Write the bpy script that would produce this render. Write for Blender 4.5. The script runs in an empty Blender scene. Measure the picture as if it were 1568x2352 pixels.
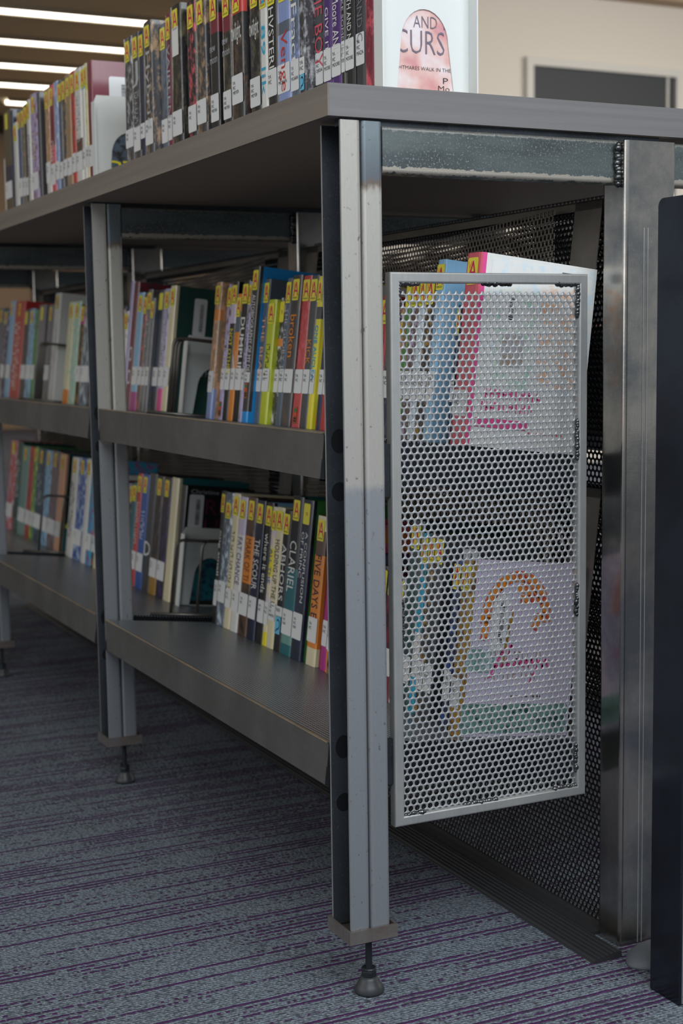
import bpy, bmesh, math, random
import numpy as np
from mathutils import Matrix, Vector

random.seed(7)
scene = bpy.context.scene
COL = scene.collection
PI = math.pi

# ------------------------------------------------------------------ camera
F_PX = 3309.67
YAW, PITCH, ROLL = map(math.radians, (25.9317, 6.4719, 0.8149))
CAM = np.array([-0.7137, -1.4572, 0.7586])
PP = np.array([784.0, 1176.0])
_f = np.array([math.sin(YAW)*math.cos(PITCH), math.cos(YAW)*math.cos(PITCH), -math.sin(PITCH)])
_r = np.array([math.cos(YAW), -math.sin(YAW), 0.0])
_d = np.cross(_f, _r)
RT = math.cos(ROLL)*_r + math.sin(ROLL)*_d
DN = -math.sin(ROLL)*_r + math.cos(ROLL)*_d
FW = _f
cam_data = bpy.data.cameras.new('camera')
cam = bpy.data.objects.new('camera', cam_data)
COL.objects.link(cam)
cam.matrix_world = Matrix(((RT[0], -DN[0], -FW[0], CAM[0]),
                           (RT[1], -DN[1], -FW[1], CAM[1]),
                           (RT[2], -DN[2], -FW[2], CAM[2]),
                           (0, 0, 0, 1)))
cam_data.sensor_fit = 'HORIZONTAL'
cam_data.sensor_width = 24.0
cam_data.lens = F_PX*24.0/1568.0
cam_data.clip_start = 0.05
cam_data.dof.use_dof = True
cam_data.dof.focus_distance = 1.78
cam_data.dof.aperture_fstop = 6.5
scene.camera = cam

# ------------------------------------------------------------------ world, lights, exposure
world = bpy.data.worlds.new('world')
scene.world = world
world.use_nodes = True
bg = world.node_tree.nodes['Background']
bg.inputs[0].default_value = (0.86, 0.93, 1.0, 1)
bg.inputs[1].default_value = 0.30
scene.view_settings.view_transform = 'Standard'
scene.view_settings.look = 'None'
scene.view_settings.gamma = 1.0
scene.view_settings.use_curve_mapping = False
scene.view_settings.exposure = 0.45


def area_light(name, loc, target, size, size_y, power, col):
    l = bpy.data.lights.new(name, 'AREA')
    l.shape = 'RECTANGLE'
    l.size, l.size_y = size, size_y
    l.energy = power
    l.color = col
    o = bpy.data.objects.new(name, l)
    COL.objects.link(o)
    o.location = loc
    o.rotation_euler = (Vector(target)-Vector(loc)).to_track_quat('-Z', 'Y').to_euler()
    return o


# daylight from the window wall behind the viewer, and from the windows on the far aisle
area_light('window_daylight', (-0.2, -2.3, 2.35), (0.1, 0.0, 0.1), 3.4, 1.5, 80, (0.88, 0.94, 1.0))
area_light('aisle_window_daylight', (6.5, 1.0, 1.6), (0.5, 1.0, 0.4), 5.0, 2.2, 85, (1.0, 0.97, 0.92))
area_light('wall_fill_light', (5.6, 3.6, 2.95), (5.6, 4.6, 0.5), 4.0, 2.0, 135, (1.0, 0.97, 0.93))  # added out of view to brighten the beige wall
area_light('left_fill_light', (-4.0, 0.2, 1.5), (0.0, 0.6, 0.75), 4.0, 1.6, 30, (1.0, 0.97, 0.93))  # added fill from the left for the aisle-side faces, no known source


# ------------------------------------------------------------------ materials
def srgb(c):
    if isinstance(c, str):
        c = c.lstrip('#')
        c = [int(c[i:i+2], 16)/255 for i in (0, 2, 4)]
    return tuple((v/12.92 if v <= 0.04045 else ((v+0.055)/1.055)**2.4) for v in c)+(1.0,)


MATS = {}


class NT:
    def __init__(self, name):
        self.m = bpy.data.materials.new(name)
        self.m.use_nodes = True
        self.t = self.m.node_tree
        self.b = self.t.nodes['Principled BSDF']

    def n(self, typ, **kw):
        nd = self.t.nodes.new(typ)
        for k, v in kw.items():
            if k.startswith('i_'):
                nd.inputs[k[2:].replace('_', ' ')].default_value = v
            else:
                setattr(nd, k, v)
        return nd

    def l(self, a, b):
        self.t.links.new(a, b)

    def coord(self, scale, which='Object'):
        tc = self.n('ShaderNodeTexCoord')
        mp = self.n('ShaderNodeMapping')
        mp.inputs['Scale'].default_value = scale
        self.l(tc.outputs[which], mp.inputs['Vector'])
        return mp.outputs['Vector']

    def noise(self, vec, scale=1.0, detail=4.0, rough=0.6):
        nd = self.n('ShaderNodeTexNoise')
        nd.inputs['Scale'].default_value = scale
        nd.inputs['Detail'].default_value = detail
        nd.inputs['Roughness'].default_value = rough
        if vec is not None:
            self.l(vec, nd.inputs['Vector'])
        return nd.outputs['Fac']

    def ramp(self, fac, stops):
        r = self.n('ShaderNodeValToRGB')
        e = r.color_ramp.elements
        while len(e) < len(stops):
            e.new(0.5)
        for el, (p, c) in zip(e, stops):
            el.position = p
            el.color = c if len(c) == 4 else tuple(c)+(1,)
        self.l(fac, r.inputs[0])
        return r.outputs[0]

    def mix(self, fac, a, b, blend='MIX'):
        m = self.n('ShaderNodeMix', data_type='RGBA', blend_type=blend)
        for src, i in ((fac, 0), (a, 6), (b, 7)):
            if isinstance(src, (int, float)):
                m.inputs[i].default_value = src
            elif isinstance(src, tuple):
                m.inputs[i].default_value = src
            else:
                self.l(src, m.inputs[i])
        return m.outputs[2]

    def math(self, op, a, b=None, clamp=False):
        m = self.n('ShaderNodeMath', operation=op, use_clamp=clamp)
        for src, i in ((a, 0), (b, 1)):
            if src is None:
                continue
            if isinstance(src, (int, float)):
                m.inputs[i].default_value = src
            else:
                self.l(src, m.inputs[i])
        return m.outputs[0]

    def set(self, **kw):
        for k, v in kw.items():
            s = self.b.inputs[k.replace('_', ' ')]
            if isinstance(v, (int, float, tuple)):
                s.default_value = v
            else:
                self.l(v, s)

    def bump(self, h, strength=0.2, dist=0.001):
        b = self.n('ShaderNodeBump')
        b.inputs['Strength'].default_value = strength
        b.inputs['Distance'].default_value = dist
        self.l(h, b.inputs['Height'])
        self.l(b.outputs[0], self.b.inputs['Normal'])


def plain(name, col, rough=0.5, metal=0.0, coat=0.0, spec=0.5):
    if name in MATS:
        return MATS[name]
    t = NT(name)
    v = t.noise(t.coord((40, 40, 40)), 1.0)
    c = srgb(col)
    t.set(Base_Color=t.mix(t.math('MULTIPLY', v, 0.25), c, tuple(x*0.8 for x in c[:3])+(1,)), Roughness=rough, Metallic=metal, Coat_Weight=coat)
    t.b.inputs['Coat Roughness'].default_value = 0.12
    MATS[name] = t.m
    return t.m


def steel(name, c1, c2, rough=0.34, metal=0.85, along='z', speck=0.0, speckcol='#c8c8c4'):
    """bare mill steel: two tones in drawn-out patches, fine scratches along the bar"""
    if name in MATS:
        return MATS[name]
    t = NT(name)
    st = {'z': (60, 60, 3), 'x': (3, 60, 60), 'y': (60, 3, 60)}[along]
    big = t.noise(t.coord((7, 7, 7)), 1.0, 6, 0.65)
    streak = t.noise(t.coord(tuple(v*6 for v in st)), 1.0, 3, 0.6)
    fine = t.noise(t.coord((900, 900, 900)), 1.0, 2, 0.5)
    f = t.ramp(big, [(0.40, (0, 0, 0)), (0.60, (1, 1, 1))])
    c = t.mix(f, srgb(c1), srgb(c2))
    c = t.mix(t.math('MULTIPLY', streak, 0.55), c, tuple(v*0.55 for v in srgb(c1)[:3])+(1,))
    if speck:
        sp = t.ramp(t.noise(t.coord((380, 380, 380)), 1.0, 3, 0.7), [(0.60, (0, 0, 0)), (0.68, (1, 1, 1))])
        c = t.mix(t.math('MULTIPLY', sp, speck), c, srgb(speckcol))
    t.set(Base_Color=c, Metallic=metal,
          Roughness=t.math('ADD', t.math('MULTIPLY', big, 0.22), rough-0.1))
    t.bump(fine, 0.08, 0.0004)
    MATS[name] = t.m
    return t.m


def tinted_post(name, tint=True):
    """ground steel tube: straw-grey above a ragged line, blue-grey below, blue heat tint at the welded top"""
    t = NT(name)
    tc = t.n('ShaderNodeTexCoord')
    sx = t.n('ShaderNodeSeparateXYZ')
    t.l(tc.outputs['Object'], sx.inputs[0])
    rag = t.noise(t.coord((120, 120, 30)), 1.0, 4, 0.7)
    z = t.math('ADD', sx.outputs['Z'], t.math('MULTIPLY', t.math('SUBTRACT', rag, 0.5), 0.03))
    stops = [(0.0, srgb('#8e9399')), (0.595, srgb('#9a9da1')), (0.605, srgb('#bdb9b2')), (0.932, srgb('#b7b4ac')),
                      (0.941, srgb('#6f5f50')), (0.95, srgb('#5d666e')), (1.0, srgb('#79868b'))]
    base = t.ramp(z, stops if tint else stops[:4])
    brush = t.noise(t.coord((500, 500, 90)), 1.0, 3, 0.6)
    pit = t.ramp(t.noise(t.coord((160, 160, 120)), 1.0, 3, 0.6), [(0.30, (1, 1, 1)), (0.36, (0, 0, 0))])
    c = t.mix(t.math('MULTIPLY', brush, 0.35), base, srgb('#6f7072'))
    c = t.mix(t.math('MULTIPLY', pit, 0.6), c, srgb('#4b3f38'))
    t.set(Base_Color=c, Metallic=0.55, Roughness=t.math('ADD', t.math('MULTIPLY', brush, 0.2), 0.38))
    t.bump(brush, 0.12, 0.0004)
    MATS[name] = t.m
    return t.m


M_POST = tinted_post('ground_steel', False)
M_POSTB = tinted_post('heat_tinted_steel', True)
M_FRAME = steel('panel_frame_steel', '#bdbdba', '#a5a8a9', 0.40, 0.6)
M_SHEET = steel('perforated_sheet_steel', '#b2b3b4', '#a8abae', 0.48, 0.45)
M_DARK = steel('dark_mill_steel', '#4c5258', '#3b3d40', 0.34, 0.85, 'z', 0.12)
M_CPOST = steel('centre_post_steel', '#c6bfb5', '#868a8d', 0.20, 0.97, 'z', 0.3, '#d6cdc0')


def rail_mat():
    """mill-scale rail: blue-grey with light speckle, rubbed bright along its lower edge"""
    t = NT('rail_steel')
    tc = t.n('ShaderNodeTexCoord')
    sx = t.n('ShaderNodeSeparateXYZ')
    t.l(tc.outputs['Object'], sx.inputs[0])
    big = t.noise(t.coord((5, 5, 26)), 1.0, 5, 0.6)
    fine = t.noise(t.coord((420, 420, 420)), 1.0, 3, 0.7)
    rag = t.noise(t.coord((110, 110, 160)), 1.0, 4, 0.7)
    c = t.mix(t.ramp(big, [(0.38, (0, 0, 0)), (0.62, (1, 1, 1))]), srgb('#5f6767'), srgb('#454c4e'))
    sp = t.math('MULTIPLY', t.ramp(fine, [(0.56, (0, 0, 0)), (0.66, (1, 1, 1))]), t.ramp(big, [(0.40, (0.25, 0.25, 0.25)), (0.6, (1, 1, 1))]))
    c = t.mix(t.math('MULTIPLY', sp, 0.7), c, srgb('#b3b7b6'))
    zz = t.math('ADD', sx.outputs['Z'], t.math('MULTIPLY', t.math('SUBTRACT', rag, 0.5), 0.012))
    lo = t.math('MULTIPLY', t.math('LESS_THAN', zz, 0.9605), t.math('GREATER_THAN', zz, 0.9535))
    hi = t.math('MULTIPLY', t.math('GREATER_THAN', zz, 1.0005), 0.35)
    c = t.mix(t.math('MULTIPLY', t.math('ADD', lo, hi, True), 0.62), c, srgb('#bdb4a6'))
    t.set(Base_Color=c, Metallic=0.55, Roughness=t.math('ADD', t.math('MULTIPLY', fine, 0.2), 0.34))
    t.bump(fine, 0.15, 0.0005)
    MATS['rail_steel'] = t.m
    return t.m


M_RAIL = rail_mat()
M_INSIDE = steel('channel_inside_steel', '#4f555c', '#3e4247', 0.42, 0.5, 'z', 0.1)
M_LIP = steel('shelf_lip_steel', '#757370', '#62605d', 0.45, 0.5, 'y')
M_EDGE = steel('tan_fold_edge', '#c6b296', '#9d9488', 0.35, 0.7, 'y')  # paler tan line along the lip fold
M_PERF = steel('black_perforated_steel', '#303236', '#27282a', 0.40, 0.7, 'y')
M_MARG = steel('back_margin_steel', '#7d766d', '#67615a', 0.42, 0.6, 'y')
M_BLACKSTEEL = steel('black_gloss_steel', '#3d424c', '#30333a', 0.18, 0.75, 'z')
M_WELD = steel('weld_bead_steel', '#6a6c6e', '#2a2b2d', 0.25, 0.85, 'z', 0.6, '#c9c4b8')
M_SCORCH = plain('scorch_mark', '#24272b', 0.45, 0.4)
M_ZINC = steel('galvanised_strip', '#c4c8c8', '#b2b6b8', 0.4, 0.3)
M_STUD = steel('black_stud_steel', '#3b4045', '#2b2e31', 0.4, 0.7)
M_FOOTRUB = plain('black_foot_plastic', '#2e3134', 0.45)
M_RUBBER = plain('black_ribbed_rubber', '#2b2c2f', 0.55)
M_GREYRUB = plain('grey_rubber', '#5b6067', 0.6)
M_BEND = plain('white_enamel_metal', '#d9dcd9', 0.42)
M_WIRE = steel('wire_steel', '#8a867e', '#6a6762', 0.3, 0.7)


def shelf_plate_mat():
    """steel deck with a fine punched dot pattern (about 3 mm pitch)"""
    t = NT('punched_shelf_steel')
    vec = t.coord((1/0.0056, 1/0.0056, 0))
    vo = t.n('ShaderNodeTexVoronoi', feature='F1')
    vo.inputs['Randomness'].default_value = 0.0
    vo.inputs['Scale'].default_value = 1.0
    t.l(vec, vo.inputs['Vector'])
    hole = t.ramp(vo.outputs['Distance'], [(0.33, (1, 1, 1)), (0.43, (0, 0, 0))])
    big = t.noise(t.coord((6, 6, 6)), 1.0, 5)
    c = t.mix(big, srgb('#b3bac1'), srgb('#979da4'))
    c = t.mix(hole, c, srgb('#0c0d0f'))
    t.set(Base_Color=c, Metallic=t.math('SUBTRACT', 0.5, t.math('MULTIPLY', hole, 0.5)), Roughness=0.33)
    t.bump(t.math('SUBTRACT', 1.0, hole), 0.6, 0.0006)
    return t.m


M_DECK = shelf_plate_mat()


def laminate(name, c1, c2, along):
    t = NT(name)
    sc = {'y': (90, 1.6, 130), 'x': (1.6, 90, 130)}[along]
    g = t.noise(t.coord(sc), 1.0, 5, 0.62)
    g2 = t.noise(t.coord(tuple(v*0.35 for v in sc)), 1.0, 3)
    fine = t.noise(t.coord((700, 700, 700)), 1.0, 2)
    f = t.ramp(t.math('ADD', t.math('MULTIPLY', g, 0.6), t.math('MULTIPLY', g2, 0.4)), [(0.30, (0, 0, 0)), (0.70, (1, 1, 1))])
    c = t.mix(f, srgb(c1), srgb(c2))
    c = t.mix(t.math('MULTIPLY', fine, 0.25), c, srgb('#3c3a3a'))
    t.set(Base_Color=c, Roughness=0.5)
    t.bump(g, 0.12, 0.0006)
    return t.m


M_TOP = laminate('grey_brown_laminate', '#8d8479', '#71685f', 'y')
M_BAND = laminate('grey_edge_laminate', '#7d7c7c', '#656365', 'x')


def carpet_mat():
    """grey loop pile: 4.5 mm loops in rows, broken single rows of purple yarn bunched into bands"""
    t = NT('loop_carpet')
    tc = t.n('ShaderNodeTexCoord')
    sx = t.n('ShaderNodeSeparateXYZ')
    t.l(tc.outputs['Object'], sx.inputs[0])
    wob = t.noise(t.coord((30, 30, 0)), 1.0, 2)
    yy = t.math('ADD', sx.outputs['Y'], t.math('MULTIPLY', wob, 0.004))
    row = t.math('FLOOR', t.math('MULTIPLY', yy, 1/0.0050))
    cv = t.n('ShaderNodeCombineXYZ')
    t.l(t.math('MULTIPLY', sx.outputs['X'], 3.2), cv.inputs[0])
    t.l(t.math('MULTIPLY', row, 7.31), cv.inputs[1])
    streak = t.noise(cv.outputs[0], 1.0, 1.5, 0.5)
    band = t.noise(t.coord((1.1, 26, 0)), 1.0, 3, 0.55)
    thr = t.math('SUBTRACT', t.math('ADD', streak, t.math('MULTIPLY', band, 1.0)), 1.005)
    cv2 = t.n('ShaderNodeCombineXYZ')
    t.l(t.math('MULTIPLY', sx.outputs['X'], 170.0), cv2.inputs[0])
    t.l(t.math('MULTIPLY', row, 3.77), cv2.inputs[1])
    dash = t.noise(cv2.outputs[0], 1.0, 0.0)
    thr = t.math('ADD', thr, t.math('MULTIPLY', t.math('SUBTRACT', dash, 0.5), 0.30))
    pur = t.ramp(thr, [(0.0, (0, 0, 0)), (0.03, (1, 1, 1))])
    even = t.math('LESS_THAN', t.math('FRACT', t.math('MULTIPLY', row, 0.5)), 0.25)
    pur = t.math('MULTIPLY', pur, even)
    frac = t.math('FRACT', t.math('MULTIPLY', yy, 1/0.0050))
    ridge = t.math('SUBTRACT', 1.0, t.math('POWER', t.math('ABSOLUTE', t.math('SUBTRACT', t.math('MULTIPLY', frac, 2.0), 1.0)), 2.0))
    vo = t.n('ShaderNodeTexVoronoi', feature='F1')
    t.l(t.coord((230, 230, 0)), vo.inputs['Vector'])
    vo.inputs['Scale'].default_value = 1.0
    loop = t.math('SUBTRACT', 1.0, vo.outputs['Distance'])
    g1 = t.noise(t.coord((420, 420, 0)), 1.0, 3, 0.7)
    c = t.mix(t.ramp(g1, [(0.32, (0, 0, 0)), (0.68, (1, 1, 1))]), srgb('#59626c'), srgb('#a3aeba'))
    c = t.mix(pur, c, t.mix(g1, srgb('#34103f'), srgb('#6a3478')))
    c = t.mix(t.math('MULTIPLY', t.math('SUBTRACT', 1.0, loop, True), 0.85), c, srgb('#2e3138'))
    t.set(Base_Color=c, Roughness=0.95)
    t.b.inputs['Specular IOR Level'].default_value = 0.15
    h = t.math('ADD', t.math('MULTIPLY', loop, 0.7), t.math('ADD', t.math('MULTIPLY', ridge, 0.3), t.math('MULTIPLY', pur, -0.35)))
    t.bump(h, 0.9, 0.003)
    return t.m


M_CARPET = carpet_mat()

PAL = dict(black='#1b1b1d', charcoal='#3a3a3e', grey='#77777b', silver='#b4b6ba', white='#e4e4e0', cream='#e6dcb8', navy='#1d2745',
           blue='#2f58a8', royal='#149ae8', sky='#8dbfe2', cyan='#29a8cf', teal='#1f6a72', seagreen='#6f9c94', mint='#a9d3bd', green='#3d8a3c',
           lime='#c3cf2a', yellow='#efe02f', gold='#a8812e', orange='#e58a2c', peach='#efb48e', tan='#a98b6c', brown='#5f4434',
           red='#c23a34', maroon='#7c2438', pink='#e04f92', rose='#d85a68', magenta='#b2308a', purple='#4f2b73', periwinkle='#8ea0d2',
           lavender='#b9b0d6', lilac='#d3c8e2', olive='#5b563f', ice='#cfe0ea', forest='#1e4a44', slate='#5a6676')
NICE = dict(seagreen='sea green', royal='bright blue', ice='pale icy blue', sky='sky blue', slate='slate grey', forest='dark green')


def book_mat(c1, c2=None):
    key = 'jacket_%s_%s' % (c1, c2 or 'plain')
    if key in MATS:
        return MATS[key]
    t = NT(key)
    wrinkle = t.noise(t.coord((90, 90, 22)), 1.0, 3, 0.55)
    if c2:
        f = t.ramp(t.noise(t.coord((70, 70, 45)), 1.0, 4, 0.65), [(0.48, (0, 0, 0)), (0.62, (1, 1, 1))])
        c = t.mix(f, srgb(PAL[c1]), srgb(PAL[c2]))
    else:
        c = t.mix(t.math('MULTIPLY', wrinkle, 0.3), srgb(PAL[c1]), tuple(v*0.75 for v in srgb(PAL[c1])[:3])+(1,))
    t.set(Base_Color=c, Roughness=0.42, Coat_Weight=0.7)
    t.b.inputs['Coat Roughness'].default_value = 0.14
    t.bump(wrinkle, 0.22, 0.0022)
    MATS[key] = t.m
    return t.m


def ink(col):
    return plain('ink_'+col, PAL.get(col, '#000000'), 0.45)


M_PAGES = plain('page_block', '#d8d0bd', 0.9)
M_LABEL = plain('call_label_paper', '#e3e5e6', 0.45, 0, 0.3)
M_STY = plain('sticker_yellow', '#f0e448', 0.4, 0, 0.4)
M_STA = plain('sticker_red', '#d0105a', 0.4)
M_STO = plain('sticker_orange', '#f08a35', 0.4)
M_INK = plain('ink_black', '#1a1a1a', 0.5)
M_KENTE = plain('sticker_brown', '#9a5a30', 0.5)
M_HORSE = plain('sticker_blue', '#67bde0', 0.4)


# ------------------------------------------------------------------ mesh helpers
class MB:
    """collects shapes for one mesh"""

    def __init__(self):
        self.v, self.f, self.m = [], [], []

    def add(self, verts, faces, mi=0):
        o = len(self.v)
        self.v.extend(verts)
        self.f.extend([tuple(i+o for i in fc) for fc in faces])
        self.m.extend([mi]*len(faces))

    def box(self, x0, x1, y0, y1, z0, z1, mi=0):
        vs = [(x, y, z) for z in (z0, z1) for y in (y0, y1) for x in (x0, x1)]
        self.add(vs, [(0, 2, 3, 1), (4, 5, 7, 6), (0, 1, 5, 4), (2, 6, 7, 3), (0, 4, 6, 2), (1, 3, 7, 5)], mi)

    def prism(self, poly, a0, a1, axis='z', mi=0):
        """extrude a closed 2D outline; axis z: (x,y), x: (y,z), y: (x,z)"""
        def p(a, b, t):
            return {'z': (a, b, t), 'x': (t, a, b), 'y': (a, t, b)}[axis]
        n = len(poly)
        vs = [p(a, b, a0) for a, b in poly]+[p(a, b, a1) for a, b in poly]
        fs = [(i, (i+1) % n, n+(i+1) % n, n+i) for i in range(n)]
        fs += [tuple(range(n))[::-1], tuple(range(n, 2*n))]
        self.add(vs, fs, mi)

    def rrect(self, a0, a1, b0, b1, t0, t1, r=0.003, axis='z', mi=0, seg=4):
        self.prism(rr(a0, a1, b0, b1, r, seg), t0, t1, axis, mi)

    def lathe(self, prof, cx, cy, n=20, mi=0, phase=0.0):
        o = []
        for r, z in prof:
            o += [(cx+r*math.cos(phase+2*PI*i/n), cy+r*math.sin(phase+2*PI*i/n), z) for i in range(n)]
        fs = []
        for k in range(len(prof)-1):
            fs += [(k*n+i, k*n+(i+1) % n, (k+1)*n+(i+1) % n, (k+1)*n+i) for i in range(n)]
        fs += [tuple(range(n))[::-1], tuple(range((len(prof)-1)*n, len(prof)*n))]
        self.add(o, fs, mi)

    def tube(self, pts, r, n=8, mi=0):
        pts = [Vector(p) for p in pts]
        o, fs = [], []
        up = Vector((0.0, 1.0, 0.0))
        for i, p in enumerate(pts):
            d = (pts[min(i+1, len(pts)-1)]-pts[max(i-1, 0)]).normalized()
            a = d.cross(up)
            if a.length < 1e-4:
                a = d.cross(Vector((1, 0, 0)))
            a.normalize()
            b = d.cross(a)
            o += [tuple(p+r*(math.cos(2*PI*k/n)*a+math.sin(2*PI*k/n)*b)) for k in range(n)]
        for i in range(len(pts)-1):
            fs += [(i*n+k, i*n+(k+1) % n, (i+1)*n+(k+1) % n, (i+1)*n+k) for k in range(n)]
        fs += [tuple(range(n))[::-1], tuple(range((len(pts)-1)*n, len(pts)*n))]
        self.add(o, fs, mi)

    def blob(self, c, rx, ry, rz, mi=0, n=8, k=5):
        o = [(c[0], c[1], c[2]-rz)]
        for j in range(1, k):
            a = -PI/2+PI*j/k
            o += [(c[0]+rx*math.cos(a)*math.cos(2*PI*i/n), c[1]+ry*math.cos(a)*math.sin(2*PI*i/n), c[2]+rz*math.sin(a)) for i in range(n)]
        o.append((c[0], c[1], c[2]+rz))
        fs = [(0, 1+(i+1) % n, 1+i) for i in range(n)]
        for j in range(k-2):
            b = 1+j*n
            fs += [(b+i, b+(i+1) % n, b+n+(i+1) % n, b+n+i) for i in range(n)]
        b = 1+(k-2)*n
        fs += [(b+i, b+(i+1) % n, len(o)-1) for i in range(n)]
        self.add(o, fs, mi)

    def mesh(self, name, mats, smooth=False):
        me = bpy.data.meshes.new(name)
        me.from_pydata([tuple(v) for v in self.v], [], self.f)
        for m in mats:
            me.materials.append(m)
        me.polygons.foreach_set('material_index', self.m)
        if smooth:
            me.polygons.foreach_set('use_smooth', [True]*len(self.f))
        me.update()
        if not smooth:
            bm = bmesh.new()
            bm.from_mesh(me)
            bmesh.ops.recalc_face_normals(bm, faces=bm.faces)
            bm.to_mesh(me)
            bm.free()
        return me

    def build(self, name, mats, parent=None, smooth=False):
        if not isinstance(mats, (list, tuple)):
            mats = [mats]
        return link(name, self.mesh(name, mats, smooth), parent)


def rr(a0, a1, b0, b1, r, seg=4):
    out = []
    for (ca, cb, s) in ((a1-r, b0+r, -PI/2), (a1-r, b1-r, 0), (a0+r, b1-r, PI/2), (a0+r, b0+r, PI)):
        for i in range(seg+1):
            t = s+PI/2*i/seg
            out.append((ca+r*math.cos(t), cb+r*math.sin(t)))
    return out


def link(name, me, parent=None):
    o = bpy.data.objects.new(name, me)
    COL.objects.link(o)
    if parent:
        o.parent = parent
    return o


def empty(name, loc=(0, 0, 0), rot=(0, 0, 0)):
    o = bpy.data.objects.new(name, None)
    o.empty_display_size = 0.02
    COL.objects.link(o)
    o.location = loc
    o.rotation_euler = rot
    return o


def tag(o, label, cat, group=None):
    o['label'] = label
    o['category'] = cat
    if group:
        o['group'] = group
    return o


def structure(o):
    o['kind'] = 'structure'
    return o


def perforated(name, w, h, pitch, rad, mat, nseg=16, back=True, thick=0.0012, half_top=False):
    """sheet in the local x-z plane with real staggered round holes (60 degrees)"""
    rh = pitch*0.866
    ncol, nrow = int(round(w/pitch)), int(round(h/rh))
    ca = math.atan2(rh/2, pitch/2)
    if nseg == 16:
        q = [0, ca/2, ca, (ca+PI/2)/2]
    else:
        q = [0, ca]
    ang = []
    for k in range(4):
        if k % 2 == 0:
            ang += [k*PI/2+a for a in q]
        else:
            ang += [k*PI/2]+[k*PI/2+(PI/2-a) for a in reversed(q[1:])]
    n = len(ang)
    inner = np.array([(rad*math.cos(a), rad*math.sin(a)) for a in ang])
    outer = []
    for a in ang:
        c, s = math.cos(a), math.sin(a)
        k = min((pitch/2)/abs(c) if abs(c) > 1e-9 else 1e9, (rh/2)/abs(s) if abs(s) > 1e-9 else 1e9)
        outer.append((k*c, k*s))
    outer = np.array(outer)
    layers = [(outer, 0.0), (inner, 0.0), (inner, thick)]
    if back:
        layers.append((outer, thick))
    cell = np.concatenate([np.column_stack([l[:, 0], np.full(n, y), l[:, 1]]) for l, y in layers])
    fc = []
    for L in range(len(layers)-1):
        for i in range(n):
            j = (i+1) % n
            fc.append((L*n+i, L*n+j, (L+1)*n+j, (L+1)*n+i))
    fc = np.array(fc)
    sec = np.tile(np.arange(n), len(layers)-1)
    low = np.array([math.sin((ang[i]+(ang[(i+1) % n] if i+1 < n else 2*PI))/2) < 0 for i in range(n)])
    V, Fs, off = [], [], 0
    for r in range(nrow):
        sh = pitch/2 if r % 2 else 0.0
        for k in range(ncol):
            V.append(cell+np.array([pitch*(k+0.5)+sh, 0, rh*(r+0.5)]))
            f = fc[low[sec]] if (half_top and r == nrow-1) else fc
            Fs.append(f+off)
            off += len(cell)
    V = np.concatenate(V)
    Fs = np.concatenate(Fs)
    me = bpy.data.meshes.new(name)
    me.vertices.add(len(V))
    me.vertices.foreach_set('co', V.astype(np.float32).ravel())
    me.loops.add(Fs.size)
    me.loops.foreach_set('vertex_index', Fs.astype(np.int32).ravel())
    me.polygons.add(len(Fs))
    me.polygons.foreach_set('loop_start', np.arange(0, Fs.size, 4, dtype=np.int32))
    me.materials.append(mat)
    me.update(calc_edges=True)
    return me


def weld(name, pts, r, parent, seed):
    """a bead laid as overlapping drops along a line"""
    rnd = random.Random(seed)
    m = MB()
    for a, b in zip(pts[:-1], pts[1:]):
        a, b = Vector(a), Vector(b)
        n = max(2, int((b-a).length/(r*0.9)))
        for i in range(n+1):
            p = a.lerp(b, i/n)
            k = r*rnd.uniform(0.8, 1.25)
            j = r*0.25
            m.blob((p.x+rnd.uniform(-j, j), p.y+rnd.uniform(-j, j), p.z+rnd.uniform(-j, j)), k, k*0.8, k)
    return m.build(name, M_WELD, parent, True)


# ------------------------------------------------------------------ pixel helper (turns a measured image point into a place in the room)
def proj(p):
    c = np.array(p)-CAM
    z = c@FW
    return PP[0]+F_PX*(c@RT)/z, PP[1]+F_PX*(c@DN)/z


# ------------------------------------------------------------------ the room
ZF = -0.010                      # carpet level
CEIL = 3.06
m = MB(); m.box(-7, 12, -6, 14.5, ZF-0.05, ZF)
structure(m.build('floor', M_CARPET))
M_CEIL = plain('ceiling_paint', '#d6c6a6', 0.9)
m = MB(); m.box(-7, 12, -6, 14.5, CEIL+0.02, CEIL+0.1)
structure(m.build('ceiling', M_CEIL))
M_WALL = plain('beige_wall_paint', '#d6cec2', 0.9)
M_TANW = plain('tan_wall_paint', '#b39a80', 0.9)
m = MB(); m.box(3.0, 12, 6.40, 6.55, ZF, CEIL)
structure(m.build('wall_right', M_WALL))
m = MB(); m.box(-7, 3.0, 13.2, 13.35, ZF, CEIL)
structure(m.build('wall_back', M_TANW))
m = MB(); m.box(3.0, 3.15, 6.55, 13.2, ZF, CEIL)
structure(m.build('wall_side', M_TANW))
# soffit where the beige wall meets the ceiling
m = MB(); m.box(3.0, 12, 6.25, 6.40, 2.965, CEIL)
structure(m.build('trim_1', M_TANW))
# glazed opening in the beige wall
M_WFRAME = plain('window_frame_paint', '#c9c5bd', 0.6)
M_WGLASS = plain('dark_window_glass', '#2b2f31', 0.6)
wx0, wx1, wz0, wz1 = 4.475, 5.60, 0.9, 2.51
m = MB()
m.box(wx0-0.0, wx1, 6.385, 6.41, wz0, wz1)
win = structure(m.build('window_1', M_WGLASS))
fr = MB()
b = 0.05
for (x0, x1, z0, z1) in ((wx0-b, wx1+b, wz1, wz1+b), (wx0-b, wx1+b, wz0-b, wz0), (wx0-b, wx0, wz0, wz1), (wx1, wx1+b, wz0, wz1)):
    fr.box(x0, x1, 6.36, 6.42, z0, z1)
fr.build('window_frame', M_WFRAME, win)
st = MB(); st.box(5.53, 5.545, 6.375, 6.386, wz0, wz1); st.build('mullion', M_WFRAME, win)

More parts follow.
